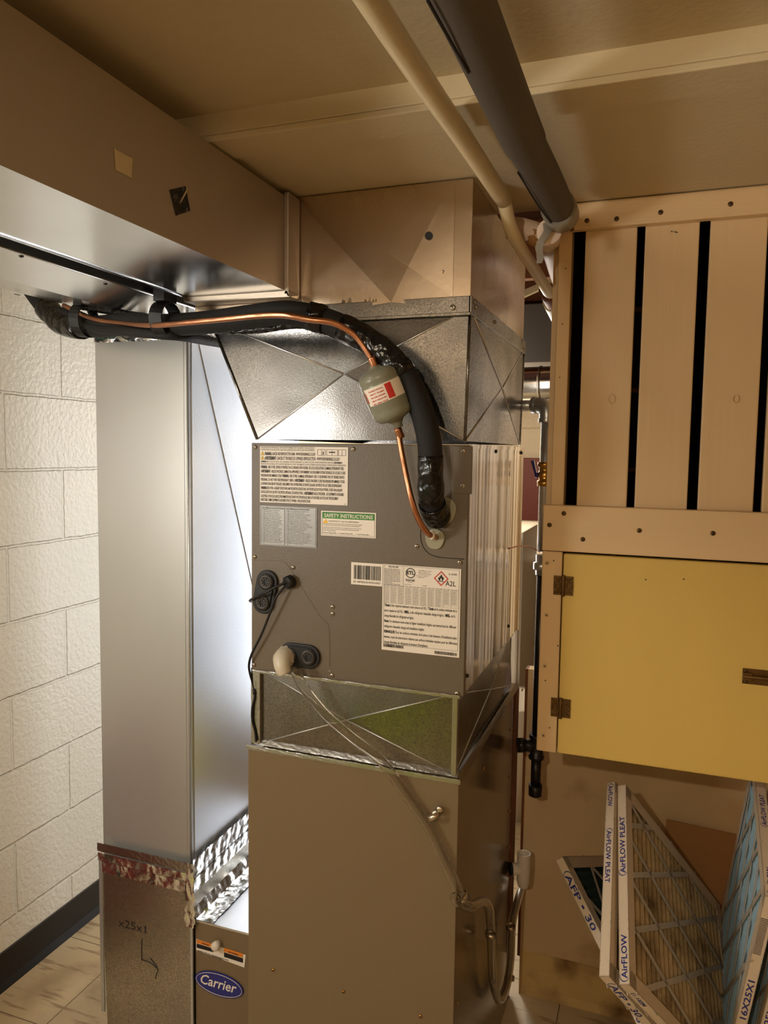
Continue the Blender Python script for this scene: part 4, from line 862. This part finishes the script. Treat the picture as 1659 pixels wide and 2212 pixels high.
def hinge(px, py):
    c = onY(px, py, PY-.0205)
    hw, hh = .0190, .0190
    bm = NB(); lathe(bm, [(.0032, -hh-.002), (.0036, -hh), (.0036, hh), (.0032, hh+.002)], c+V((0, -.0025, 0)), (0, 0, 1), 12); h = obj('hinge', bm, antique, dr_)
    for s in (-1, 1):
        box(bm2 := NB(), min(s*.004, s*hw)+c.x, max(s*.004, s*hw)+c.x, c.y-.0015, c.y, c.z-hh, c.z+hh)
        for q in ((.4, .62), (.75, 0), (.4, -.62)):
            lathe(bm2, [(.0030, 0), (.0030, .0014), (.001, .0018)], c+V((s*hw*q[0]+s*.002, -.0014, hh*q[1])), (0, -1, 0), 10)
        tube(bm2, [c+V((s*x*hw, -.002, z*hh)) for x, z in ((.9, .85), (.45, .42), (.35, 0), (.45, -.42), (.9, -.85))], .0011, 6)
        tube(bm2, [c+V((s*x*hw, -.002, z*hh)) for x, z in ((.2, .85), (.6, .35), (.92, .30))], .0009, 6); tube(bm2, [c+V((s*x*hw, -.002, z*hh)) for x, z in ((.2, -.85), (.6, -.35), (.92, -.30))], .0009, 6)
        obj('hinge_leaf', bm2, antique, h)
def hinge_safe(px, py):
    hinge(px, py)
hinge_safe(1217, 1265); hinge_safe(1211, 1529)
c = onY(1640, 1463, PY-.0205); bm = NB(); box(bm, c.x-.028, c.x+.045, c.y-.0015, c.y, c.z-.0145, c.z+.0145)
ba = obj('bolt_latch', bm, antique, dr_, .0015)
bm = NB(); tube(bm, [c+V((-.026, -.006, 0)), c+V((.06, -.006, 0))], .0036, 12, sm=0); box(bm, c.x-.028, c.x-.012, c.y-.008, c.y-.001, c.z-.007, c.z+.007); obj('latch_bolt', bm, antique, ba, .001)
screws([c+V((-.022, -.0015, .0105)), c+V((-.022, -.0015, -.0105))], (0, -1, 0), .003, ba, antique)
# ---------------------------------------------------------------- air filters
def orth(P0, P1, P3, u_len, v_len):
    P0, P1, P3 = V(P0), V(P1), V(P3); u = (P1-P0).normalized(); v = (P3-P0); v = (v-u*v.dot(u)).normalized(); return P0, u, v
def air_filter(name, label, P0, P1, P3, ul, vl, media, nsign, th=.0195, group='pleated air filters leaning under the yellow door', printing=None, lat=(-.27, .085, .55, .105), along='u'):
    P0, u, v = orth(P0, P1, P3, ul, vl); nrm = u.cross(v).normalized()
    if nrm.dot(CAM-P0) < 0: nrm = -nrm
    t = thing(name, label, 'air filter', P0+u*ul*.5+v*vl*.5, group)
    M = Matrix((u, v, nrm)).transposed().to_4x4(); M.translation = P0
    fb = .026
    bm = NB()
    for a in ((0, ul, 0, .0015), (0, ul, vl-.0015, vl), (0, .0015, 0, vl), (ul-.0015, ul, 0, vl)): box(bm, a[0], a[1], a[2], a[3], -th, 0, M)
    for zf in (-.0012, -th):
        for a in ((0, ul, 0, fb), (0, ul, vl-fb, vl), (0, fb, 0, vl), (ul-fb, ul, 0, vl)): box(bm, a[0], a[1], a[2], a[3], zf, zf+.0012, M)
    fr = obj('frame', bm, filterpaper, t)
    # die-cut lattice: cross bars plus two families of slanted bars
    bm = NB()
    def bar(a, b, w_):
        a, b = V((a[0], a[1], 0)), V((b[0], b[1], 0)); d = (b-a); d.normalize(); s = V((-d.y, d.x, 0))*w_/2
        for zf in (-.0012, -th+.0008):
            vs = [M @ V((p.x, p.y, zf)) for p in (a+s, b+s, b-s, a-s)]; prism(bm, vs, nrm*.0011)
    def family(k, d, w_, off):
        lo_, hi_ = min(0, -k*ul), max(vl, vl-k*ul); c0 = lo_+off
        while c0 < hi_:
            pts = []
            for uu in (0, ul):
                vv = c0+k*uu
                if 0 <= vv <= vl: pts.append((uu, vv))
            for vv in (0, vl):
                uu = (vv-c0)/k
                if 0 < uu < ul: pts.append((uu, vv))
            if len(pts) >= 2: bar(pts[0], pts[-1] if len(pts) == 2 else pts[1], w_)
            c0 += d
    family(lat[0], lat[1], .0085, .03); family(lat[2], lat[3], .0105, .05)
    obj('lattice', bm, filterface, fr)
    bm = NB(); npl = 24; prev = None
    for k in range(npl*2+1):
        zf = -.003 if k % 2 else -th+.003
        if along == 'v':
            uu = .004+(ul-.008)*k/(npl*2); cur = [bm.verts.new(M @ V((uu, .004, zf))), bm.verts.new(M @ V((uu, vl-.004, zf)))]
        else:
            vv = .004+(vl-.008)*k/(npl*2); cur = [bm.verts.new(M @ V((.004, vv, zf))), bm.verts.new(M @ V((ul-.004, vv, zf)))]
        if prev: bm.faces.new([prev[0], prev[1], cur[1], cur[0]])
        prev = cur
    obj('pleated_media', bm, media, t)
    if printing:
        for pr in printing:
            s, edge, off, ln_, h_, flip = pr[:6]
            if edge == 'u': org = P0+u*off-v*.0003; d = u       # on the long edge face v = 0
            elif edge == 'v': org = P0+v*off-u*.0003; d = v     # on the short edge face u = 0
            else: org = P0+u*(ul+.0003)+v*off; d = v            # short edge face u = ul
            mid = org-nrm*(th/2)
            if flip: dd = -d; org2 = mid+d*ln_
            else: dd = d; org2 = mid
            # reading-up direction chosen so that letters are not mirrored seen from outside
            outn = -v if edge == 'u' else (-u if edge == 'v' else u)
            upd = outn.cross(dd).normalized()
            bm = NB(); text(bm, s, org2-upd*h_*.5, dd, upd, ln_, h_, .02)
            if s[0] == 'A':                                        # crescent swoosh round the first letter
                c_ = org2+dd*h_*.45; oa = []; ib = []
                for q in range(13):
                    an = R(70+190*q/12); wq = .16*math.sin(math.pi*q/12)
                    oa.append(c_+dd*math.cos(an)*h_*.95+upd*math.sin(an)*h_*.78); ib.append(c_+dd*math.cos(an)*h_*(.95-wq)+upd*math.sin(an)*h_*(.78-wq))
                for q in range(12):
                    try: quad(bm, oa[q], oa[q+1], ib[q+1], ib[q])
                    except ValueError: pass
            obj('barcode' if '|' in s else 'printed_words', bm, ink if '|' in s else bluei, fr)
    return t
# upper left corner, lower left corner (nearest the camera) and far lower right direction of the open-faced filter
C0, C1, C3 = V((-.039, 1.634, .774)), V((-.010, 1.305, .558)), V((.230, 1.950, .319))
air_filter('air_filter', 'dust-browned pleated filter with its open face showing, right of its twin', C1, C3+C1-C0, C0, .50, .394, mediay, -1, along='v',
           printing=[('AirFLOW PLEAT', 'v', .20, .12, .011, False), ('AirFLOW', 'v', .01, .075, .011, False), ('MERV 13', 'u', .03, .05, .008, True), ('16X25X1', 'u', .26, .10, .011, True)])
air_filter('air_filter', 'closed-in pleated filter standing edge-on between the tilted and open-faced ones', C1+V((-.034, .0, .006)), C3+C1-C0+V((-.034, -.01, -.01)), C0+V((-.023, .0, .002)), .50, .394, mediay, -1, along='v',
           printing=[('AirFLOW', 'v', .335, .05, .010, True), ('AirFLOW PLEAT', 'v', .17, .11, .010, True), ('AFP \u2022 30', 'u', .03, .115, .013, False)])
air_filter('air_filter', 'tilted pleated filter with dark green media, leftmost of the leaning filters', V((-.162, 1.617, .596)), V((.190, 1.307, .19)), V((-.026, 1.951, .438)), .50, .33, mediag, 1, along='v', lat=(-.5, .11, .9, .17),
           printing=[('AFP \u2022 30', 'u', .035, .115, .013, False), ('1000 / 2200 / 3000', 'u', .21, .045, .006, False), ('16 X 25 X 1', 'u', .30, .11, .012, False)])
D0, D1, D3 = V((.203, 1.396, .714)), V((.154, 1.562, .117)), V((.22, 1.774, .824))
for k_, (off, lab) in enumerate(((V((0, 0, 0)), 'clean blue pleated filter seen steeply from its edge, nearest on the right'), (V((.040, .03, -.055)), 'pleated filter behind the blue one at the right picture edge'))):
    air_filter('air_filter', lab, D0+off, D1+off, D3+off, .62, .394, mediab, 1,
               printing=[('|||||||||||||||||||||||', 'u', .05, .085, .010, False), ('16X25X1', 'u', .20, .10, .011, True), ('AirFLOW PLEAT', 'v', .18, .09, .009, False), ('AirFLOW', 'v', .01, .06, .008, False)])
bm = NB(); prism(bm, [onY(1440, 1771, 1.945), onY(1590, 1803, 1.945), V((.20, 1.955, .004)), V((.02, 1.955, .004))], (0, .004, 0)); tag(obj('cardboard_sheet', bm, kraft), 'brown cardboard sheet leaning on the wall behind the filters', 'cardboard')
bm = NB(); box(bm, .13, .36, 1.50, 1.9, .001, .11)
tag(obj('cardboard_tray', bm, kraft, None, .003), 'low brown cardboard tray under the blue filters', 'box')
# ---------------------------------------------------------------- laundry room beyond the gap
bm = NB(); prism(bm, [onY(1118, 632, 2.678), onY(1215, 590, 2.678), onY(1215, 603, 2.678), onY(1118, 647, 2.678)], (0, .022, 0)); tag(obj('pale_wood_strip', bm, creampipe), 'pale wooden strip slanting under the joists behind the painted pipe', 'wood strip')
for i, y in enumerate((2.7, 3.1, 3.5, 3.9, 4.3)):
    bm = NB(); box(bm, -1.6, 1.5, y, y+.04, 2.08, 2.28); tag(obj('ceiling_joist', bm, joist, None, .002), 'brown wooden ceiling joist above the laundry room', 'joist', 'ceiling joists above the laundry room')
t = thing('flat_grey_duct', 'dull grey rectangular duct high beyond the gap', 'duct', (-.5, 3.2, 1.8))
bm = NB(); box(bm, -.88, .5, 3.05, 3.45, 1.83, 2.06); obj('body', bm, mat('grey_duct_paint', (120, 116, 112), .5, .3), t, .003)
t = thing('round_duct', 'round galvanized duct running across beyond the gap', 'duct', (-.5, 2.9, 1.7))
bm = NB(); tube(bm, [(-1.2, 2.85, 1.715), (.4, 2.78, 1.735)], .062, 32, sm=0); obj('pipe', bm, alu, t)
bm = NB(); lathe(bm, [(.0635, 0), (.0655, .004), (.0635, .01)], (-.42, 2.815, 1.725), (1, -.04, 0), 32); obj('seam_ring', bm, alu, t)
bm = NB(); box(bm, -1.3, .6, 4.6, 4.66, 1.73, 1.79); tag(obj('wood_header', bm, joist), 'light wooden header above the far wall', 'beam')
t = thing('maroon_door', 'dark red closed door in the far laundry room wall', 'door', (-.6, 4.94, 0))
bm = NB(); box(bm, -1.1, -.25, 4.93, 4.97, .02, 1.44+.0); obj('door_leaf', bm, maroon, t, .003)
bm = NB(); lathe(bm, [(.02, 0), (.02, .01), (.01, .02), (.028, .05), (.02, .07)], (-.72, 4.93, .98), (0, -1, 0), 20); obj('door_knob', bm, brass, t)
t = thing('washing_machine', 'white top-loading washer beyond the gap', 'washing machine', (-.45, 3.9, 0))
bm = NB(); box(bm, -.95, -.42, 3.75, 4.4, .02, .94); bd_ = obj('cabinet', bm, appl, t, .02)
bm = NB(); prism(bm, [(-.95, 4.28, .94), (-.95, 4.4, .94), (-.95, 4.4, 1.08), (-.95, 4.34, 1.08)], (.53, 0, 0)); obj('control_console', bm, appl, t, .008)
bm = NB(); box(bm, -.88, -.5, 3.8, 4.2, .94, .955); obj('lid', bm, appl, t, .006)
bm = NB()
for k in range(3): lathe(bm, [(.02, 0), (.016, .02)], (-.6+.06*k-.2, 4.31, 1.02), (0, -1, .4), 16)
obj('dial', bm, galvpipe, t)
t = thing('laundry_basket', 'white plastic bin with dark handle slot beyond the gap', 'basket', (-.5, 3.0, 0))
bm = NB(); lathe(bm, [(.13, 0), (.15, .40), (.168, .45), (.168, .47), (.15, .46), (.13, .02), (0, .02)], (-.545, 3.02, .0), (0, 0, 1), 32); obj('bin', bm, appl, t)
bm = NB(); tube(bm, [(-.43, 2.93, .34), (-.41, 2.90, .31), (-.44, 2.88, .30)], .006, 8); obj('handle', bm, blackp, t)
t = thing('storage_cabinet', 'tall cream storage cupboard beyond the gap', 'cupboard', (-.7, 3.4, 0))
bm = NB(); box(bm, -.98, -.535, 3.25, 3.65, .0, 1.13); obj('carcass', bm, appl, t, .006)
bm = NB(); box(bm, -.97, -.545, 3.23, 3.25, .05, 1.10); dd_ = obj('door', bm, appl, t, .01)
bm = NB(); tube(bm, [(-.57, 3.23, .85), (-.57, 3.20, .83), (-.57, 3.20, .75), (-.57, 3.23, .73)], .005, 8); obj('handle', bm, galvpipe, dd_)
# ---------------------------------------------------------------- unseen things added only for the colours the metal mirrors
t = thing('added_red_bag', 'added red bag by the block wall, unseen, for its reflection', 'bag', (-1.48, .98, 0))  # added out of view to give the return duct a red reflection
bm = NB(); box(bm, -1.60, -1.42, .88, 1.12, .003, .58); obj('bag_body', bm, redp, t, .04, )
bm = NB(); tube(bm, [(-1.5, .86, .56), (-1.5, .88, .68), (-1.5, 1.04, .68), (-1.5, 1.06, .56)], .01, 8); obj('carry_handle', bm, blackp, t)
t = thing('added_lime_tote', 'added lime green tote with a darker lid, unseen, for its reflection', 'bin', (-1.3, -1.25, 0))  # added out of view to give the lower transition a lime reflection
bm = NB(); box(bm, -1.60, -.72, -1.5, -.95, .0, .56); obj('tote_body', bm, hiviz, t, .02)
bm = NB(); box(bm, -1.61, -.71, -1.51, -.94, .56, .62); obj('lid', bm, greenp, t, .01)
t = thing('added_lime_vest', 'added lime green vest on the block wall, unseen, for its reflection', 'vest', (-1.6, -.6, 1.75))  # added out of view to give the upper transition a lime reflection
bm = NB(); g = []
for i in range(19):
    g.append([])
    for j in range(15):
        yv = -.82+.44*i/18; zv = 1.18+.58*j/14
        g[-1].append(bm.verts.new((WX+.022+.012*math.sin(i*1.1)*(1-j/20), yv, zv)))
for i in range(18):
    for j in range(14):
        if j > 10 and 6 <= i <= 11: continue
        bm.faces.new([g[i][j], g[i+1][j], g[i+1][j+1], g[i][j+1]]).smooth = True
o = obj('cloth', bm, hiviz, t); so = o.modifiers.new('thickness', 'SOLIDIFY'); so.thickness = .004
bm = NB(); tube(bm, [(WX, -.6, 1.80), (WX+.03, -.6, 1.80), (WX+.04, -.6, 1.815)], .003, 8); obj('wall_hook', bm, screwm, t)
